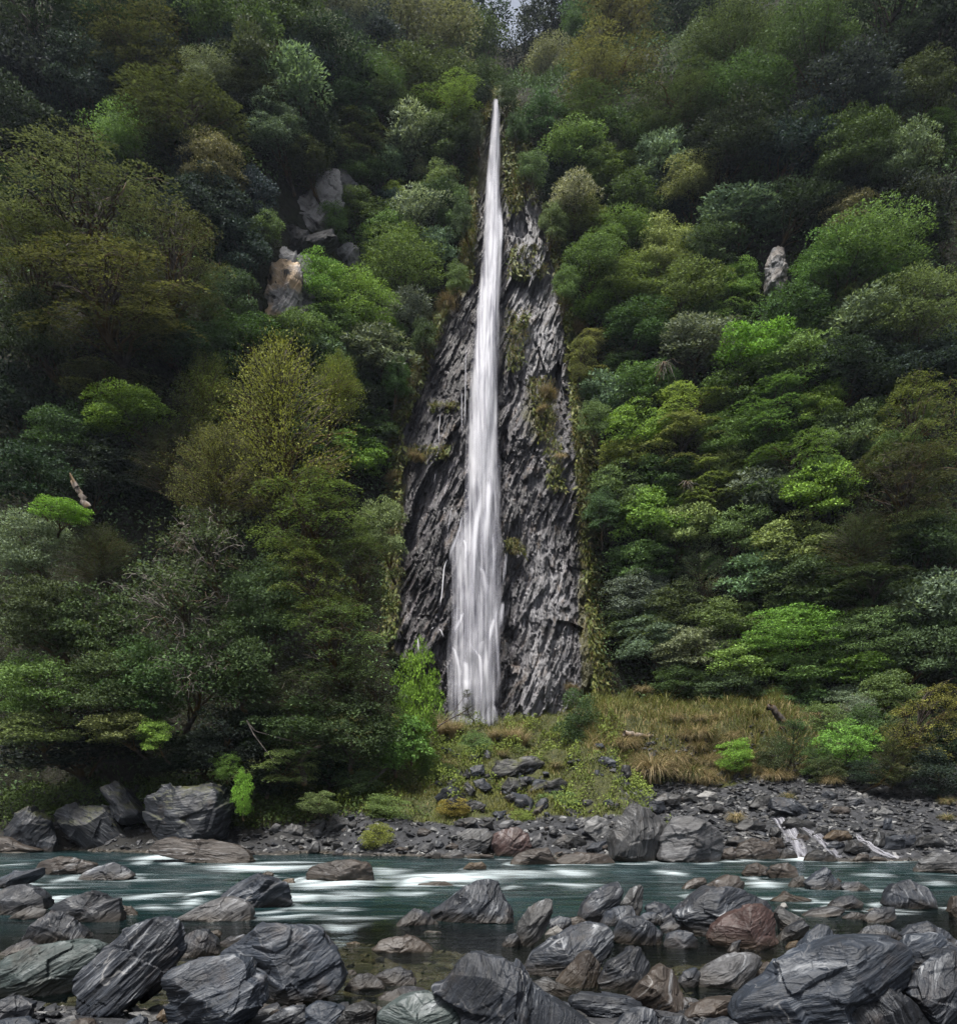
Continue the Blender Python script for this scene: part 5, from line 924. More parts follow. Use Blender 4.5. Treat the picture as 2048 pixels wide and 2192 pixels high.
(1170,780,50,50,'coarse','sg','silver-green tree by the ferny cliff edge'),(1250,760,60,48,'broad','mg','green tree below the dark tree left of the dead grey twigs'),(1340,790,72,45,'beech','lg','light green layered tree in the middle of the right slope'),(1430,770,70,50,'broad','dg','dark green tree right of the light green layered tree'),
(1520,800,85,55,'beech','mg','wide mid green layered tree left of the great olive dome'),(1240,840,60,45,'broad','bg','bright green tree near the cliff below the light layered one'),(1330,860,72,48,'beech','lg','light green layered tree, lower twin in the middle of the right slope'),(1430,860,70,50,'fine','mg','mid green mound in the centre of the right slope'),
(1540,890,85,55,'beech','mg','mid green layered tree left below the great olive dome'),(1215,890,42,35,'coarse','lm','yellow-green leafed bush close to the cliff'),(1780,830,95,90,'bigbeech','ol','great olive dome tree at the right edge'),(1740,950,105,85,'bigbeech','do','second olive dome at the right, below the great one'),
(1640,850,55,60,'broad','mg','green tree tucked left of the great olive dome'),(1290,930,55,42,'broad','dg','dark green tree below the lower light layered twin'),(1390,940,70,45,'beech','lg','small light layered tree above the silver-green pyramid'),(1480,960,65,48,'coarse','sg','silver-dotted tree right of centre on the right slope'),
(1590,970,70,55,'broad','bg','bright green bush left of the second olive dome'),(1200,960,55,50,'broad','mg','green tree by the cliff above the pair of brown-grey bushes'),(1270,1010,70,55,'broad','bg','bright leafy tree left above the silver-green pyramid'),(1340,1030,55,50,'broad','lg','light leafy tree touching the silver-green pyramid\'s top left'),
(1440,1040,60,50,'broad','mg','mid green tree right above the silver-green pyramid'),(1540,1060,70,50,'broad','lg','light green tree halfway between the pyramid and the second olive dome'),(1660,1060,95,55,'bigfeather','do','dark olive feathery tree under the second olive dome'),(1800,1060,70,60,'broad','dg','dark green tree at the right edge below the olive domes'),
(1365,1110,58,52,'feather','sg','silver-green pyramid-shaped tree on the right slope'),(1250,1100,55,50,'broad','mg','leafy green tree left of the silver-green pyramid'),(1470,1130,60,50,'coarse','sg','grey-green shiny tree right of the silver-green pyramid'),(1230,1170,60,55,'fine','gg','grey-green fuzzy bush near the cliff foot, upper'),
(1570,1140,75,50,'broad','dg','dark tree right of the shiny grey-green one'),(1700,1150,85,50,'beech','dg','dark layered tree at lower right, above a bright leafy mass'),(1800,1170,70,60,'coarse','sg','silver-leafed tree at the right edge at lower slope'),(1310,1190,60,45,'broad','dg','dark green tree under the silver-green pyramid'),
(1420,1210,65,45,'broad','mg','green tree left of the bright leafy mass'),(1545,1235,95,55,'big','bg','wide bright leafy mass low on the right slope'),(1690,1240,85,55,'big','mg','green leafy mass right of the wide bright one'),(1800,1270,70,60,'broad','dg','dark tree at the right edge above the golden-olive beech'),
(1260,1250,60,50,'fine','gg','grey-brown fuzzy bush near the cliff foot, lower'),(1350,1270,60,45,'broad','gg','grey-green scrub right of the lower fuzzy bush'),(1450,1290,65,45,'broad','bg','bright leafy bush below the wide bright mass, left'),(1570,1310,65,42,'broad','mg','green bush below the wide bright mass, right'),(1670,1310,60,42,'broad','bg','light green bush left of the golden-olive beech, higher up'),
(1320,1330,55,38,'fine','dg','dark bush just behind the mossy grass mound, left'),(1420,1345,55,35,'broad','dg','dark bush just behind the mossy grass mound, right'),(1540,1360,55,35,'broad','mg','green bush behind the leaning broken stump'),(1640,1370,50,38,'fine','gg','grey-brown twiggy bush right of the leaning broken stump'),
]
for r_ in T: tree(*r_, off=(.2 if 1400 < r_[0] < 1600 and 540 < r_[1] < 640 else None) if 1400 < r_[0] < 1600 and 540 < r_[1] < 640 else 2.1 if 'rock edge' in r_[6] or 'rock face' in r_[6] or 'lip' in r_[6] and r_[2] < 40 or 'rock shoulder' in r_[6] or 'fern strip' in r_[6] else None)
for zone, (x0, x1, y0, y1), cols, n_ in (('upper left slope', (20, 900, 30, 420), ('dk', 'db', 'do', 'dg', 'gg'), 40), ('upper right slope', (1040, 1840, 30, 420), ('dk', 'dg', 'do', 'db', 'gg'), 40), ('middle and lower right slope', (1160, 1850, 430, 1330), ('mg', 'dg', 'bg', 'ol', 'lg', 'dg'), 70), ('left slope beside the mid cliff', (560, 760, 440, 900), ('mg', 'dg', 'dg', 'sg'), 14)):
    for q in range(n_):
        cx, cy = RNG.uniform(x0, x1), RNG.uniform(y0, y1); l_, r_e = cliff_edges(cy)
        if l_ - 45 < cx < r_e + 45 or (490 < cx < 700 and 320 < cy < 680) or (1440 < cx < 1570 and 440 < cy < 640): continue
        w_ = RNG.uniform(26, 48); tree(cx, cy, w_, w_ * RNG.uniform(.7, 1.2), ('broad', 'fine', 'beech', 'broad', 'coarse')[RNG.integers(5)], cols[RNG.integers(len(cols))], 'small tree half hidden between larger crowns, ' + zone, off=RNG.uniform(-.2, .8), name='small_tree', grp='small trees between the crowns, ' + zone)
# the left bank forest and other trees with a distance of their own
TB = [
(165,420,180,105,'bigbeech','ob','uppermost tier of the big spreading brown-olive beech group on the left',30.5,'old_beech'),(345,510,95,100,'bigbeech','ob','rounded right-hand crown of the spreading beech group, drooping at its edge',30.,'old_beech'),(70,500,120,70,'bigbeech','ob','beech crown cut by the left edge in the spreading group',30.,'old_beech'),(190,570,175,80,'bigbeech','ob','lowest wide umbrella-like tier of the spreading beech group',29.,'old_beech'),
(560,850,145,165,'bigfeather','yg','tall yellow-green feathery young beech left of the cliff',26.5,None),(640,760,60,60,'bigfeather','yg','yellow-green side crown reaching right from the tall yellow beech',26.8,None),(420,930,110,90,'bigfeather','ol','olive feathery beech at lower left of the tall yellow one',26.,None),(620,1010,120,80,'bigbeech','ol','olive layered beech under the tall yellow one',26.,None),
(735,1040,48,60,'fine','lg','light yellow-green bush hanging over the left cliff edge',27.5,None),(700,1120,75,75,'bigbeech','do','dark olive beech beside the middle of the left cliff edge',26.,None),(600,1130,95,75,'bigbeech','ol','sunlit olive beech tier left of the dark olive one',25.2,None),(640,1250,110,85,'bigbeech','ol','wide olive beech low on the left, bright at its tips',24.8,None),(720,1330,75,75,'bigbeech','do','dark olive beech touching the bright green vine tree',25.2,None),
(600,1370,95,75,'bigbeech','do','dim olive beech over the bank at lower left centre',24.6,None),(796,1365,44,105,'bush','vb','narrow vivid green tree at the left foot of the cliff',26.,None),(765,1445,66,58,'bush','bg','bright green bush below the narrow vivid green tree',25.6,None),
(118,995,44,27,'broad','vb','small vivid green bush on a trunk at far left',24.5,None),(60,1075,75,70,'fine','gg','grey-olive tree at the left edge beside the vivid green bush',25.,None),(70,940,75,60,'broad','dk','deep-shade tree behind the vivid green bush at far left',26.,None),(200,1090,90,55,'bigfeather','do','olive feathery branchy tree left of the lichen-covered tree',24.8,None),
(390,1080,95,85,'twiggy','do','lichen-covered tree with bare pale twigs, upper crown',24.6,None),(330,1190,120,90,'twiggy','do','lichen-covered tree with brown dead clumps, main crown',24.2,None),(400,1310,100,80,'twiggy','dg','twiggy tree hanging pale bare branches low over the bank',23.8,None),(500,1180,75,85,'fine','dg','dark glossy-leaved tree right of the lichen-covered tree',24.8,None),
(80,1210,100,80,'fine','do','dark olive tree on the left edge of the bank forest',24.4,None),(200,1230,80,75,'broad','dg','dark green tree left of the lichen-covered main crown',24.6,None),(230,1340,90,70,'fine','dg','dark green tree low over the bank at left',24.,None),(75,1350,90,70,'fine','ol','yellow-flecked low tree at the left edge over the dark boulders',23.6,None),(80,1420,70,40,'broad','ol','lowest yellowish leafy branch mass at far left',23.4,None),(230,1420,60,38,'broad','ol','yellow-green low branch mass left of centre bank, over the tilted slab',23.4,None),
(300,1435,32,35,'broad','lm','small lime drooping bush over the biggest left-bank boulder',23.2,None),(500,1440,80,60,'fine','dk','shadowy tree in the dark gap above the left bank',25.4,None),(560,1480,55,30,'beech','ol','low olive bush with a leaning trunk on the mossy bank',23.8,None),(560,1420,85,62,'bush','do','dark olive leafy mass over the left bank, under the wide olive beech',24.2,None),(680,1425,80,66,'bush','do','dark olive leafy mass left of the bright green bush',24.6,None),(440,1440,75,60,'bush','dk','shaded leafy mass under the twiggy hanging tree',24.,None),(300,1330,80,75,'bush','dg','leafy dark green mass left of the twiggy hanging tree',23.9,None),(470,1290,85,80,'bush','do','leafy dark olive mass right of the lichen-covered tree',24.2,None),
(150,1450,150,60,'broad','dk','black shaded thicket under the left bank trees',26.,None),(380,1470,110,50,'broad','dk','black shaded thicket behind the biggest left-bank boulder',26.,None),
]
for cx, cy, rx, ry, kd, co, lab, Yd, nm in TB: tree(cx, cy, rx, ry, kd, co, lab, Y=Yd, name=nm)
SH = [
('D',1120,1405,44,62,'fine','dg','dense dark grey-green upright bush right of the waterfall foot',30.5),('D',1118,1470,26,40,'broad','dk','dark lower stem bush under the dense grey-green one',30.3),('D',925,1445,36,26,'broad','mg','small leafy shrub in front of the waterfall foot',30.5),('D',890,1462,26,18,'broad','lg','low light shrub left of the small leafy shrub',30),
('D',1425,1467,34,30,'broad','vb','vivid green bush between the straw tussocks and the gravel',28.6),('D',1640,1450,55,42,'fine','bg','rounded green bush at the right side of the gravel fan',27.5),('D',1540,1440,46,45,'feather','dg','dark open bush left of the rounded green bush',28.2),('D',1500,1470,32,36,'fine','do','dull bush between the vivid green and the dark open bush',28.4),
('D',1790,1400,85,75,'bigbeech','go','golden-olive beech shrub at the right edge above the gravel',26.5),('D',1730,1480,60,45,'feather','do','dark brown-olive scrub under the golden-olive beech shrub',26.),('D',1820,1500,55,45,'fine','dk','dark scrub at the right edge beside the gravel',25.5),('D',1660,1390,40,45,'twiggy','gg','bare grey twiggy bush behind the rounded green bush',29),
('D',470,1545,22,45,'fine','vb','bright green hanging bush trailing to the water at left',23.),('D',440,1490,28,28,'broad','bg','green sprig above the bright hanging bush',23.4),('D',820,1470,30,26,'fine','bg','bright low bush at the left end of the tan grass',27.),('D',1010,1470,28,18,'fine','ol','low olive bush right of the small leafy shrub',30),('D',1050,1485,24,16,'broad','mg','small green bush above the big black slab',30.2),
('D',1190,1475,26,20,'fine','ol','low olive bush right of the dense grey-green upright bush',30.),('D',1580,1480,34,32,'broad','dg','dark green bush below the dark open bush',27.6)]
for v, cx, cy, rx, ry, kd, co, lab, Yd in SH: tree(cx, cy, rx, ry, 'bush' if kd in ('broad', 'fine') else kd, co, lab, Y=Yd, view=v, name='bush', cat='bush')

for v, cx, cy, rx, ry, kd, co, lab, Yd in [
('D',1760,1440,60,50,'bush','do','dull olive bush in the scrub at right, directly under the golden-olive shrub',27.5),('D',1690,1420,50,45,'bush','dg','dark green bush between the twiggy bush and golden-olive shrub',28.2),('D',1840,1450,55,50,'bush','dk','dark bush cut by the right frame edge above the gravel',26.2),('D',1600,1400,48,36,'bush','ol','olive bush on the grass behind the dark open bush',29.2),
('D',1720,1350,60,40,'bush','mg','mid green bush above the bare grey twiggy bush',29.5),('D',1600,1500,40,28,'bush','do','low dull scrub at the gravel edge left of the rounded green bush',27.2),('D',1690,1500,45,26,'bush','dk','low dark scrub at the gravel edge right of the rounded green bush',26.6),
('D',520,1500,60,45,'bush','dk','black-green bush on the left of the mossy bank',24.6),('D',640,1490,65,45,'bush','dk','dark bush at the back of the mossy bank under the olive beeches',25.6),('D',700,1520,45,26,'bush','do','low olive-black bush behind the leaning grey branch',24.6),('D',430,1560,40,36,'bush','dk','dark leafy bush above the long pale-topped boulder',23.4),
('D',850,1500,34,22,'bush','ol','olive low bush at the left end of the mossy bank slabs',27.),('D',620,1560,42,22,'bush','ol','cushion of yellow moss plants on the left of the bank',23.4),('D',750,1570,48,24,'bush','ol','cushion of yellow moss plants in front of the bank centre',23.4),('D',735,1625,34,26,'bush','go','brownish grassy cushion overhanging the shingle',22.4),('D',1080,1560,46,22,'bush','ol','mossy cushion below the dark layered slab right of centre',25.),('D',1180,1545,44,22,'bush','ol','mossy cushion left of the pale gravel stones, right of centre',26.),
('D',1010,1590,30,16,'bush','yg','small yellow moss cushion above the flat grey stone',23.6),('D',880,1570,34,18,'bush','go','golden moss cushion above the rounded light grey boulder',23.6)]: tree(cx, cy, rx, ry, kd, co, lab, Y=Yd, view=v, name='bush', cat='bush')
# ---------------------------------------------------------------- grasses
def tussock_mesh(n, L, bend, w, green=.3, spread=.18):
    mb = MB(); a = RNG.uniform(0, 6.28, n); r = spread * np.sqrt(RNG.random(n)); base = np.stack([np.cos(a) * r, np.sin(a) * r, np.zeros(n)], -1)
    t = np.where(RNG.random(n) < green, RNG.uniform(0, .2, n), RNG.uniform(.5, 1, n)); blades(mb, base, a + RNG.normal(size=n) * .5, L * RNG.uniform(.6, 1.15, n), w * RNG.uniform(.6, 1.3, n), bend * RNG.uniform(.5, 1.25, n), t, 6); return mb.mesh('tussock_blades', True)
TUS = [tussock_mesh(900, 1.25, 2.5, .016, g_) for g_ in (.18, .35, .5)]; FLAX = [tussock_mesh(120, 1.2, 1.5, .035, .95), tussock_mesh(500, 1.5, 1.5, .022, .12)]
g = NT('tussock_blade'); t = g.attr('tint'); rnd = g.geo('Random Per Island')
c = g.ramp(t, [(0, (.045, .065, .015)), (.25, (.10, .112, .024)), (.5, (.15, .125, .050)), (.8, (.27, .205, .105)), (1, (.42, .34, .21))]); c = g.mix(g.math('MULTIPLY', rnd, .5), c, g.mix(1.0, c, g.obj('Color'), 'MULTIPLY'))
tr = g.n('BsdfTranslucent'); g.set(tr.inputs[0], c); M['tussock'] = g.done(g.mixs(.25, g.bsdf(c, .6, .25), tr.outputs[0]))
def tussock(v, x, y, wpx, label, Y=None, kind=0, col=(1, 1, 1), name='tussock', onhill=None, grp='grass tussocks'):
    P = full(v, [(x, y)])[0]
    if onhill is not None: p = cliff_point(np.array(P[0] / D), np.array(P[1] / D)) + np.array([0, -onhill, 0])
    else:
        Y = ground_hit(P[0], P[1]) if Y is None else Y; p = at(P[0], P[1], Y); p[2] = min(p[2], float(bank_z(p[0], p[1])) + .05) if Y < 33 else p[2]
    s = wpx * VIEW[v][2] / F * p[1] / 1.55
    o = link(name, TUS[kind] if kind < 3 else FLAX[kind - 3], M['tussock'], color=tuple(col) + (1,)); o.location = p; o.scale = (s, s, s * RNG.uniform(.9, 1.1)); o.rotation_euler = (0 if onhill is None else .5, 0, RNG.uniform(0, 6.28)); tag(o, label, 'grass', grp)
for row in [('R',670,705,380,'biggest straw-coloured tussock, drooping over the left end of the gravel'),('R',920,700,290,'green-based straw tussock right of the biggest one',None,2),('R',790,610,260,'straw tussock rising behind the two front tussocks',None,1),('R',560,440,110,'small golden tussock under the short broken log'),('R',1050,600,170,'tawny tussock left of the vivid green bush'),
            ('R',830,300,130,'golden tuft on top of the mossy mound, left'),('R',980,300,130,'golden tuft on top of the mossy mound, centre'),('R',1080,290,110,'golden tuft on top of the mossy mound, right'),('R',900,420,160,'tawny tussock in the middle of the mound\'s front slope'),('R',1200,420,140,'pale straw clump above the vivid green bush'),('R',1390,560,110,'dry brown tuft right of the vivid green bush',None,1),
            ('R',1740,660,190,'green-gold tussock at the right end of the gravel',None,2),('R',1850,720,150,'dry tussock right of the green-gold one'),('R',1550,690,150,'flattened orange-straw clump lying on the gravel'),('R',1750,300,150,'pale feathery clump right of the leaning broken stump'),('R',1640,330,110,'pale feathery clump at the foot of the leaning broken stump'),('R',640,200,110,'pale grass plume at the cliff foot above the mound',32.5),('R',610,110,120,'pale straw clump high against the cliff foot, upper',33.5),
            ('R',1330,270,150,'green flax-like clump behind the mound, right',None,3),('R',1200,240,130,'green flax-like clump behind the mound, left',None,3),('6',600,960,120,'straw tuft hanging over the rocks above the square-cut boulder'),('6',890,835,100,'green-gold tuft growing on the big rock above the cascade',None,2),('6',890,905,50,'short tuft on the face of the grass-topped rock',None,2),('6',1800,860,110,'green tuft at the right frame edge on the gravel',None,2),('6',1800,950,90,'small green tuft on stones at the right frame edge',None,2),
            ('5',700,490,162,'tan plume grass left of the waterfall foot, biggest of the row',None,4),('5',770,480,150,'tan plume grass right next to the biggest one at the fall\'s foot',None,4),('5',640,450,112,'tan plume grass at the left end of the row',None,4),('5',1000,500,112,'tan plume grass in the spray right of the small leafy shrub',None,4),('5',1100,520,162,'tan plume grass at the cliff foot right of the fall, left one',None,4),('5',1160,530,137,'tan plume grass at the cliff foot right of the fall, right one',None,4),
            ('5',1050,590,110,'yellow-green grass clump behind the big black slab',None,2),('5',1350,650,100,'yellow grass clump under the dense grey-green bush',None,2),('5',740,660,120,'yellow-green grass on the bank below the vivid green tree',None,2)]: tussock(*row)
for q in range(18):
    x = RNG.uniform(5.0, 11.5); y = RNG.uniform(28.1, 30.6); k = int(RNG.integers(3)); o = link('tussock', TUS[k], M['tussock'], color=(1, .95, .85, 1)); s = RNG.uniform(.55, 1.0); o.location = (x, y, float(bank_z(x, y)) - .03); o.scale = (s, s, s); o.rotation_euler = (0, 0, RNG.uniform(0, 6.28)); tag(o, 'tawny grass tussock among others on the front slope of the mossy mound', 'grass', 'tawny tussocks on the mound slope')
tuft = [(806,905,38,'straw tuft on the dark cliff left of the fall, the roundest one'),(770,945,36,'tan tuft at the left cliff edge below the round tuft'),(757,890,30,'golden tuft hanging at the left cliff edge'),(868,608,40,'orange-brown tuft at the upper left cliff shoulder'),(833,690,30,'small golden tuft on the left cliff edge'),(1086,900,26,'golden tuft on the right half of the cliff'),(1058,780,36,'golden tuft on the mossy patch right of the fall'),(1052,810,26,'lower golden tuft on the mossy patch'),(1110,660,40,'golden fringe at the right cliff edge, top'),(1105,1345,30,'orange tuft low on the right cliff edge'),(762,1050,28,'tan tuft at the left cliff edge, halfway'),(880,585,30,'rusty tuft at the top of the left cliff shoulder')]
for x, y, w, lab in tuft: tussock('D', x, y, w, lab, onhill=.5, col=(1, .85, .7), grp='tufts on the cliff')
del x, y

# ---------------------------------------------------------------- ground cover
mb = MB(); n = 260000; X = RNG.uniform(-30, 34, n); Z = RNG.uniform(1, 84, n) ; Yv = hill_y(X, Z); pxl = X / Yv * F + 1024; pyl = HOR - (Z - EYE) / Yv * F
m = (pxl > -150) & (pxl < 2200) & (pyl > -150) & (np.abs(X - 2.9) + np.maximum(0, 71 - Z) * 2 > 16); l, r = cliff_edges(pyl / D); m &= ~((pxl / D > l - 4) & (pxl / D < r + 2) & (pyl / D > 185))
for v, pts, *_ in SC:
    q = full(v, pts); m &= ~((pxl > q[:, 0].min() + 6) & (pxl < q[:, 0].max() - 6) & (pyl > q[:, 1].min()) & (pyl < q[:, 1].max()))
X, Z, Yv = X[m], Z[m], Yv[m]; cl = fbm(np.stack([X * .8, Z * .8, 0 * X], -1), 3, 55); P = np.stack([X, Yv - .15 - 1.0 * RNG.random(len(X)) * (.55 + .9 * cl), Z], -1)
L = RNG.uniform(.09, .22, len(X)); leaves(mb, P, unit(np.array([0, -.6, -.15]) + RNG.normal(size=P.shape) * .8), unit(np.array([0, -.6, .8]) + RNG.normal(size=P.shape) * .5), L, L * .5, np.clip(.45 + .6 * cl, .1, 1))
o = link('undergrowth', mb.mesh('undergrowth', False), M['under'], color=(.026, .042, .020, 1)); tag(o, kind='stuff', label='dark leafy undergrowth covering the forest slopes')
mb = MB(); n = 42000; X = RNG.uniform(-18, -1.5, n); Y = RNG.uniform(23.4, 29, n); d = Y - water_edge(X); cl = fbm(np.stack([X * .9, Y * .9, 0 * X], -1), 3, 57); m = (d > 1.2 + .5 * cl) & (RNG.random(n) < sstep(-1.5, -6, X) + .12 + .5 * cl); X, Y, cl = X[m], Y[m], cl[m]
P = np.stack([X, Y, bank_z(X, Y) + RNG.random(len(X)) * (.35 + .5 * np.maximum(cl, 0))], -1); L = RNG.uniform(.06, .15, len(X)); leaves(mb, P, rdir(len(X)), unit(np.array([0, -.3, .9]) + RNG.normal(size=P.shape) * .5), L, L * .5, np.clip(.45 + .6 * cl, .1, 1))
o = link('bank_undergrowth', mb.mesh('bank_undergrowth', False), M['under'], color=(.024, .036, .012, 1)); tag(o, kind='stuff', label='low dark leafy growth on the left bank')
mb = MB(); n = 60000; X = RNG.uniform(-5, 6, n); Y = RNG.uniform(22.8, 33, n); d = Y - water_edge(X); cl = fbm(np.stack([X * 1.4, Y * 1.4, 0 * X], -1), 3, 58); m = (d > 1.4) & (cl > .10); X, Y, cl = X[m], Y[m], cl[m]; hgt = np.clip((cl - .10) * 2.2, 0, .65)
P = np.stack([X, Y, bank_z(X, Y) + np.sqrt(RNG.random(len(X))) * hgt], -1); L = RNG.uniform(.05, .13, len(X)); leaves(mb, P, rdir(len(X)) + np.array([0, 0, .3]), unit(np.array([0, -.3, .9]) + RNG.normal(size=P.shape) * .45), L, L * .45, np.clip(.2 + 1.2 * hgt + .2 * vnoise(np.stack([X * .8, Y * .8, 0 * X], -1), 8), .1, 1))
o = link('bank_ferns', mb.mesh('bank_ferns', False), M['under'], color=(.040, .052, .013, 1)); tag(o, kind='stuff', label='low ferns and mossy scrub scattered over the bank below the fall')
# ferns and hanging grass along the cliff's edges
mb = MB()
def strip(n, x0, x1, y0, y1, out, fr):
    y = RNG.uniform(y0, y1, n); u = RNG.random(n); x = np.interp(y, [y0, y1], [x0[0], x0[1]]) * (1 - u) + np.interp(y, [y0, y1], [x1[0], x1[1]]) * u
    p = cliff_point(x, y) + np.array([0, -1, 0]) * (out * (.3 + RNG.random(n)))[:, None]; cl = fbm(np.stack([x * .06, y * .05, 0 * x], -1), 3, 66); k = RNG.random(n) < np.clip(fr + cl, .05, .95)
    q = p[k]; nn = len(q); L = RNG.uniform(.18, .42, nn); leaves(mb, q, unit(np.array([0, -.45, -.8]) + RNG.normal(size=q.shape) * .45), unit(np.array([0, -1, .5]) + RNG.normal(size=q.shape) * .4), L, L * .38, RNG.uniform(.0, .34, nn))
    q = p[~k]; nn = len(q); blades(mb, q, RNG.uniform(-2.9, -.2, nn), RNG.uniform(.3, .8, nn), .022, RNG.uniform(1.8, 3., nn), np.where(RNG.random(nn) < .68, RNG.uniform(.05, .34, nn), RNG.uniform(.4, .75, nn)), 4, .5)
strip(6500, (1092, 1150), (1130, 1215), 620, 1390, .55, .45); strip(2200, (1050, 1092), (1085, 1125), 400, 640, .5, .5); strip(2400, (905, 890), (930, 918), 230, 560, .45, .35); strip(1500, (845, 762), (875, 790), 600, 830, .5, .4); strip(1500, (745, 745), (785, 775), 830, 1240, .5, .5)
strip(1600, (1160, 1185), (1240, 1250), 1200, 1420, .7, .2); strip(500, (1025, 1040), (1070, 1078), 740, 860, .3, .3); strip(350, (975, 985), (1003, 1010), 300, 420, .25, .4); strip(300, (1060, 1065), (1088, 1095), 860, 960, .3, .3); strip(900, (972, 985), (1005, 1050), 200, 400, .35, .55); strip(500, (990, 985), (1050, 1060), 490, 545, .35, .4); strip(420, (985, 985), (1030, 1010), 610, 720, .3, .3); strip(500, (955, 930), (975, 940), 172, 260, .3, .5); strip(380, (800, 780), (880, 850), 870, 900, .25, .3); strip(260, (835, 840), (890, 880), 790, 800, .25, .3); strip(250, (980, 990), (1000, 1020), 1050, 1080, .2, .2)
o = link('hanging_ferns', mb.mesh('hanging_ferns', True), M['tussock'], color=(1, 1, .75, 1)); tag(o, kind='stuff', label='hanging ferns and yellow grass fringing the edges of the rock face')
# moss and short grass of the bank and the mound
mb = MB(); n = 120000; X = RNG.uniform(-10, 14, n); Y = RNG.uniform(22.4, 36, n); mk = moss_mask(X, Y); cl = fbm(np.stack([X * 1.1, Y * 1.1, 0 * X], -1), 4, 44); m = (mk * (.75 + cl * .9) > RNG.random(n) * .9) & (np.abs(X / Y * F) < 1100)
X, Y, cl = X[m], Y[m], cl[m]; P = np.stack([X, Y, bank_z(X, Y) - .02], -1); n = len(P); mound = (X > 4.2) & (Y > 28.5); tn_ = np.where(mound, np.where(RNG.random(n) + .5 * cl + .10 * (Y - 31) < .38, RNG.uniform(.4, .85, n), RNG.uniform(.1, .38, n)), np.clip(.13 + .42 * cl + .14 * RNG.random(n), 0, .46))
tn_ = np.where(RNG.random(n) < .05, .7, tn_); blades(mb, P, RNG.uniform(0, 6.28, n), np.where(mound, .50, .20) * RNG.uniform(.5, 1.5, n) * (1 + .8 * np.clip(cl, -.5, 1)), .022, RNG.uniform(1, 2.6, n), tn_, 3)
o = link('bank_grass', mb.mesh('bank_grass', True), M['tussock'], color=(1, 1, .7, 1)); tag(o, kind='stuff', label='yellow-green moss and short grass on the far bank')
# leafy low plants on the bank
# ---------------------------------------------------------------- dead wood
def wood(name, v, pts, Y, rad, label, cat='log', mat='drift', forks=()):
    mb = MB(); P = full(v, pts); Y = np.array(Y, float) + np.zeros(len(P)); W = at(P[:, 0], P[:, 1], Y); s = np.linspace(0, len(W) - 1, 14); W2 = np.stack([np.interp(s, range(len(W)), W[:, i]) for i in range(3)], -1); org = W2[0].copy()
    W2 = W2 - org + RNG.normal(size=W2.shape) * rad * .18; tube(mb, W2, np.linspace(rad, rad * .55, 14) * RNG.uniform(.85, 1.15, 14), 8)
    for q in range(2): mb.add(np.concatenate([[W2[-q]], W2[-q] + RNG.normal(size=(2, 3)) * rad * .3]), [(0, 1, 2)])
    for pp, yy, rr in forks:
        A = full(v, pp); B = at(A[:, 0], A[:, 1], yy) - org; tube(mb, B, np.linspace(rr, rr * .35, len(B)), 5)
    o = link(name, mb.mesh(name, True), M[mat]); o.location = org; tag(o, label, cat, 'dead wood on the banks')
wood('broken_stump', 'R', [(1530, 305), (1500, 250), (1460, 200), (1435, 185)], [29.5, 29.4, 29.3, 29.3], .17, 'leaning broken brown tree stump rising from the grass on the right', 'stump', 'bark', [([(1530, 300), (1525, 330), (1495, 350)], 29.4, .06), ([(1525, 320), (1550, 345), (1560, 370)], 29.4, .06), ([(1510, 330), (1535, 350), (1540, 372)], 29.3, .05)])
wood('fallen_log', 'R', [(485, 372), (540, 378), (600, 388), (660, 390)], [30.2, 30.2, 30.2, 30.3], .13, 'short grey broken log sticking out left of the mossy mound', 'log', 'drift', [([(515, 372), (522, 355)], 30.2, .04)])
wood('driftwood_branch', 'R', [(0, 545), (60, 530), (140, 520), (220, 512), (290, 495), (365, 470)], 29.8, .09, 'long pale driftwood pole lying behind the dense grey-green bush', 'branch', 'twig')
wood('driftwood_branch', 'R', [(10, 530), (60, 512), (110, 515)], 29.6, .06, 'short pale driftwood piece at the left end of the long pole', 'branch', 'twig')
wood('leaning_branch', '5', [(225, 795), (300, 730), (380, 660), (450, 590)], [25.2, 25.4, 25.6, 25.8], .07, 'bare grey branch leaning diagonally out of the dark left bank trees', 'branch', 'twig', [([(235, 780), (220, 830), (205, 880)], 25., .03)])
wood('bare_branch', '4', [(1740, 780), (1600, 745), (1450, 705), (1400, 640)], [24.0, 23.6, 23.3, 23.2], .025, 'thin speckled bare branch reaching left over the dark bank', 'branch', 'twig', [([(1400, 640), (1440, 720), (1500, 800), (1560, 880)], 23.2, .022)])
wood('crooked_stem', '4', [(1735, 1010), (1720, 930), (1700, 880), (1740, 830), (1820, 790)], [24., 24., 23.9, 23.8, 23.7], .11, 'short crooked trunk holding up the low olive bush on the mossy bank', 'trunk', 'bark')
wood('dead_snag', 'D', [(170, 985), (158, 960), (148, 945), (138, 925)], 24., .11, 'jagged grey snag with a white splintered tip at far left', 'snag', 'drift', [([(150, 945), (143, 932), (136, 918)], 23.9, .07)])
wood('leaning_branch', '5', [(630, 455), (700, 400), (790, 350), (860, 310)], [27., 27.5, 28, 28.4], .03, 'thin leafy branch stretching across the waterfall foot', 'branch', 'bark', [([(700, 400), (770, 330), (840, 230)], 28., .02), ([(790, 350), (850, 345), (890, 340)], 28.2, .015)])
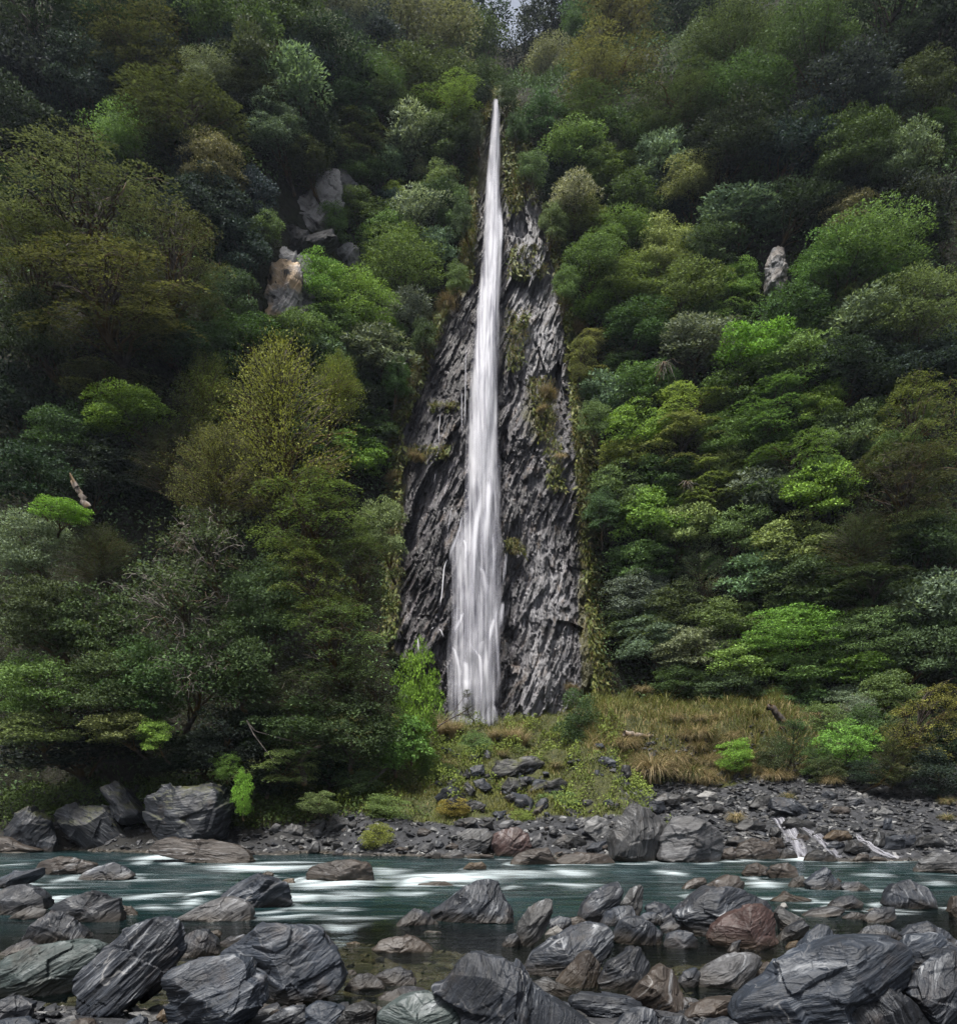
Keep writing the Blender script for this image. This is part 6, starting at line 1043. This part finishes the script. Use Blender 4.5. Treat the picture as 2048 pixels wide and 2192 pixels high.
def twigs(v, x, y, w, Y, label, n=26, hang=1.0):
    mb = MB(); P = full(v, [(x, y)])[0]; s = w * VIEW[v][2] / F * Y
    for _ in range(n):
        e = np.array([RNG.normal() * .35, RNG.normal() * .3, -hang * RNG.uniform(.3, 1)]) * s; L = limb(np.zeros(3), e, 6, .15); tube(mb, L, np.linspace(.022, .006, 6), 4)
    o = link('dead_twigs', mb.mesh('dead_twigs', True), M['twig']); o.location = at(P[0], P[1], Y); tag(o, label, 'branch', 'bundles of dead twigs')
def hy(x, y): return float(hit(x * D, y * D, 2.6)[1])
twigs('D', 1288, 703, 40, hy(1288, 703), 'bundle of dead pale grey twigs hanging on the right slope, upper', 40); twigs('D', 1332, 935, 34, hy(1332, 935), 'bundle of dead grey twigs on the right slope, lower', 30, .6)
# leaf sprays at the end of the branch across the fall
for x, y, w, h_, lab in ((850, 225, 34, 24, 'upper small leaf spray silhouetted against the waterfall foot'), (858, 320, 55, 42, 'lower leaf spray silhouetted against the waterfall foot')): tree(x, y, w, h_, 'feather', 'do', lab, Y=28.2, view='5', name='leaf_spray', cat='branch', grp='leaf sprays before the fall')

# ---------------------------------------------------------------- light, air, camera
SUN_EL, SUN_AZ = math.radians(68), math.radians(212)   # azimuth from +Y clockwise: behind the camera, to its left
w = bpy.data.worlds.new('World'); sc.world = w; w.use_nodes = True; nt = w.node_tree; bgn = nt.nodes['Background']
sky = nt.nodes.new('ShaderNodeTexSky'); sky.sky_type = 'NISHITA'; sky.sun_disc = False; sky.sun_elevation = SUN_EL; sky.sun_rotation = SUN_AZ; sky.air_density = 1.0; sky.dust_density = 4.0; sky.ozone_density = 1.0
hs = nt.nodes.new('ShaderNodeHueSaturation'); hs.inputs['Saturation'].default_value = .45; nt.links.new(sky.outputs[0], hs.inputs['Color']); nt.links.new(hs.outputs[0], bgn.inputs[0]); bgn.inputs[1].default_value = .058
ld = bpy.data.lights.new('sun', 'SUN'); ld.energy = 2.9; ld.angle = math.radians(10); ld.color = (1, .965, .91); lo = bpy.data.objects.new('sun', ld); COL.objects.link(lo)
sd = np.array([math.sin(SUN_AZ) * math.cos(SUN_EL), math.cos(SUN_AZ) * math.cos(SUN_EL), math.sin(SUN_EL)])
from mathutils import Vector
lo.rotation_euler = Vector(sd).to_track_quat('Z', 'Y').to_euler(); lo.location = (-20, -30, 60)
HAZE = 0.00020
if HAZE > 0:
    import bmesh
    bm = bmesh.new(); bmesh.ops.create_cube(bm, size=1); me = bpy.data.meshes.new('haze'); bm.to_mesh(me); bm.free(); o = link('haze', me); o.scale = (860, 860, 150); o.location = (0, 0, 70); tag(o, kind='stuff', label='thin mountain haze in the valley air')
    g = NT('haze'); pv = g.t.nodes.new('ShaderNodeVolumePrincipled'); pv.inputs['Color'].default_value = (.70, .80, 1, 1); pv.inputs['Density'].default_value = HAZE; pv.inputs['Anisotropy'].default_value = .2
    g.t.links.new(pv.outputs[0], g.out.inputs['Volume']); me.materials.append(g.m)
cd = bpy.data.cameras.new('camera'); cam = bpy.data.objects.new('camera', cd); COL.objects.link(cam); cam.location = (0, 0, EYE); cam.rotation_euler = (math.pi / 2, 0, 0)
cd.sensor_fit = 'AUTO'; cd.sensor_width = 36.0; cd.lens = 36 * F / 2192; cd.shift_x = 0; cd.shift_y = (HOR - 1096) / 2192; cd.clip_start = .1; cd.clip_end = 3000; sc.camera = cam
sc.view_settings.view_transform = 'Standard'; sc.view_settings.look = 'None'; sc.view_settings.gamma = 1; sc.view_settings.exposure = 1.8; sc.view_settings.use_curve_mapping = False
cy = sc.cycles; cy.max_bounces = 6; cy.diffuse_bounces = 2; cy.glossy_bounces = 2; cy.transmission_bounces = 2; cy.transparent_max_bounces = 12; cy.volume_bounces = 0; cy.caustics_reflective = False; cy.caustics_refractive = False
cy.use_light_tree = False; cy.use_denoising = True; cy.denoiser = 'OPENIMAGEDENOISE'; cy.denoising_prefilter = 'NONE'; cy.use_adaptive_sampling = True; cy.adaptive_threshold = .02
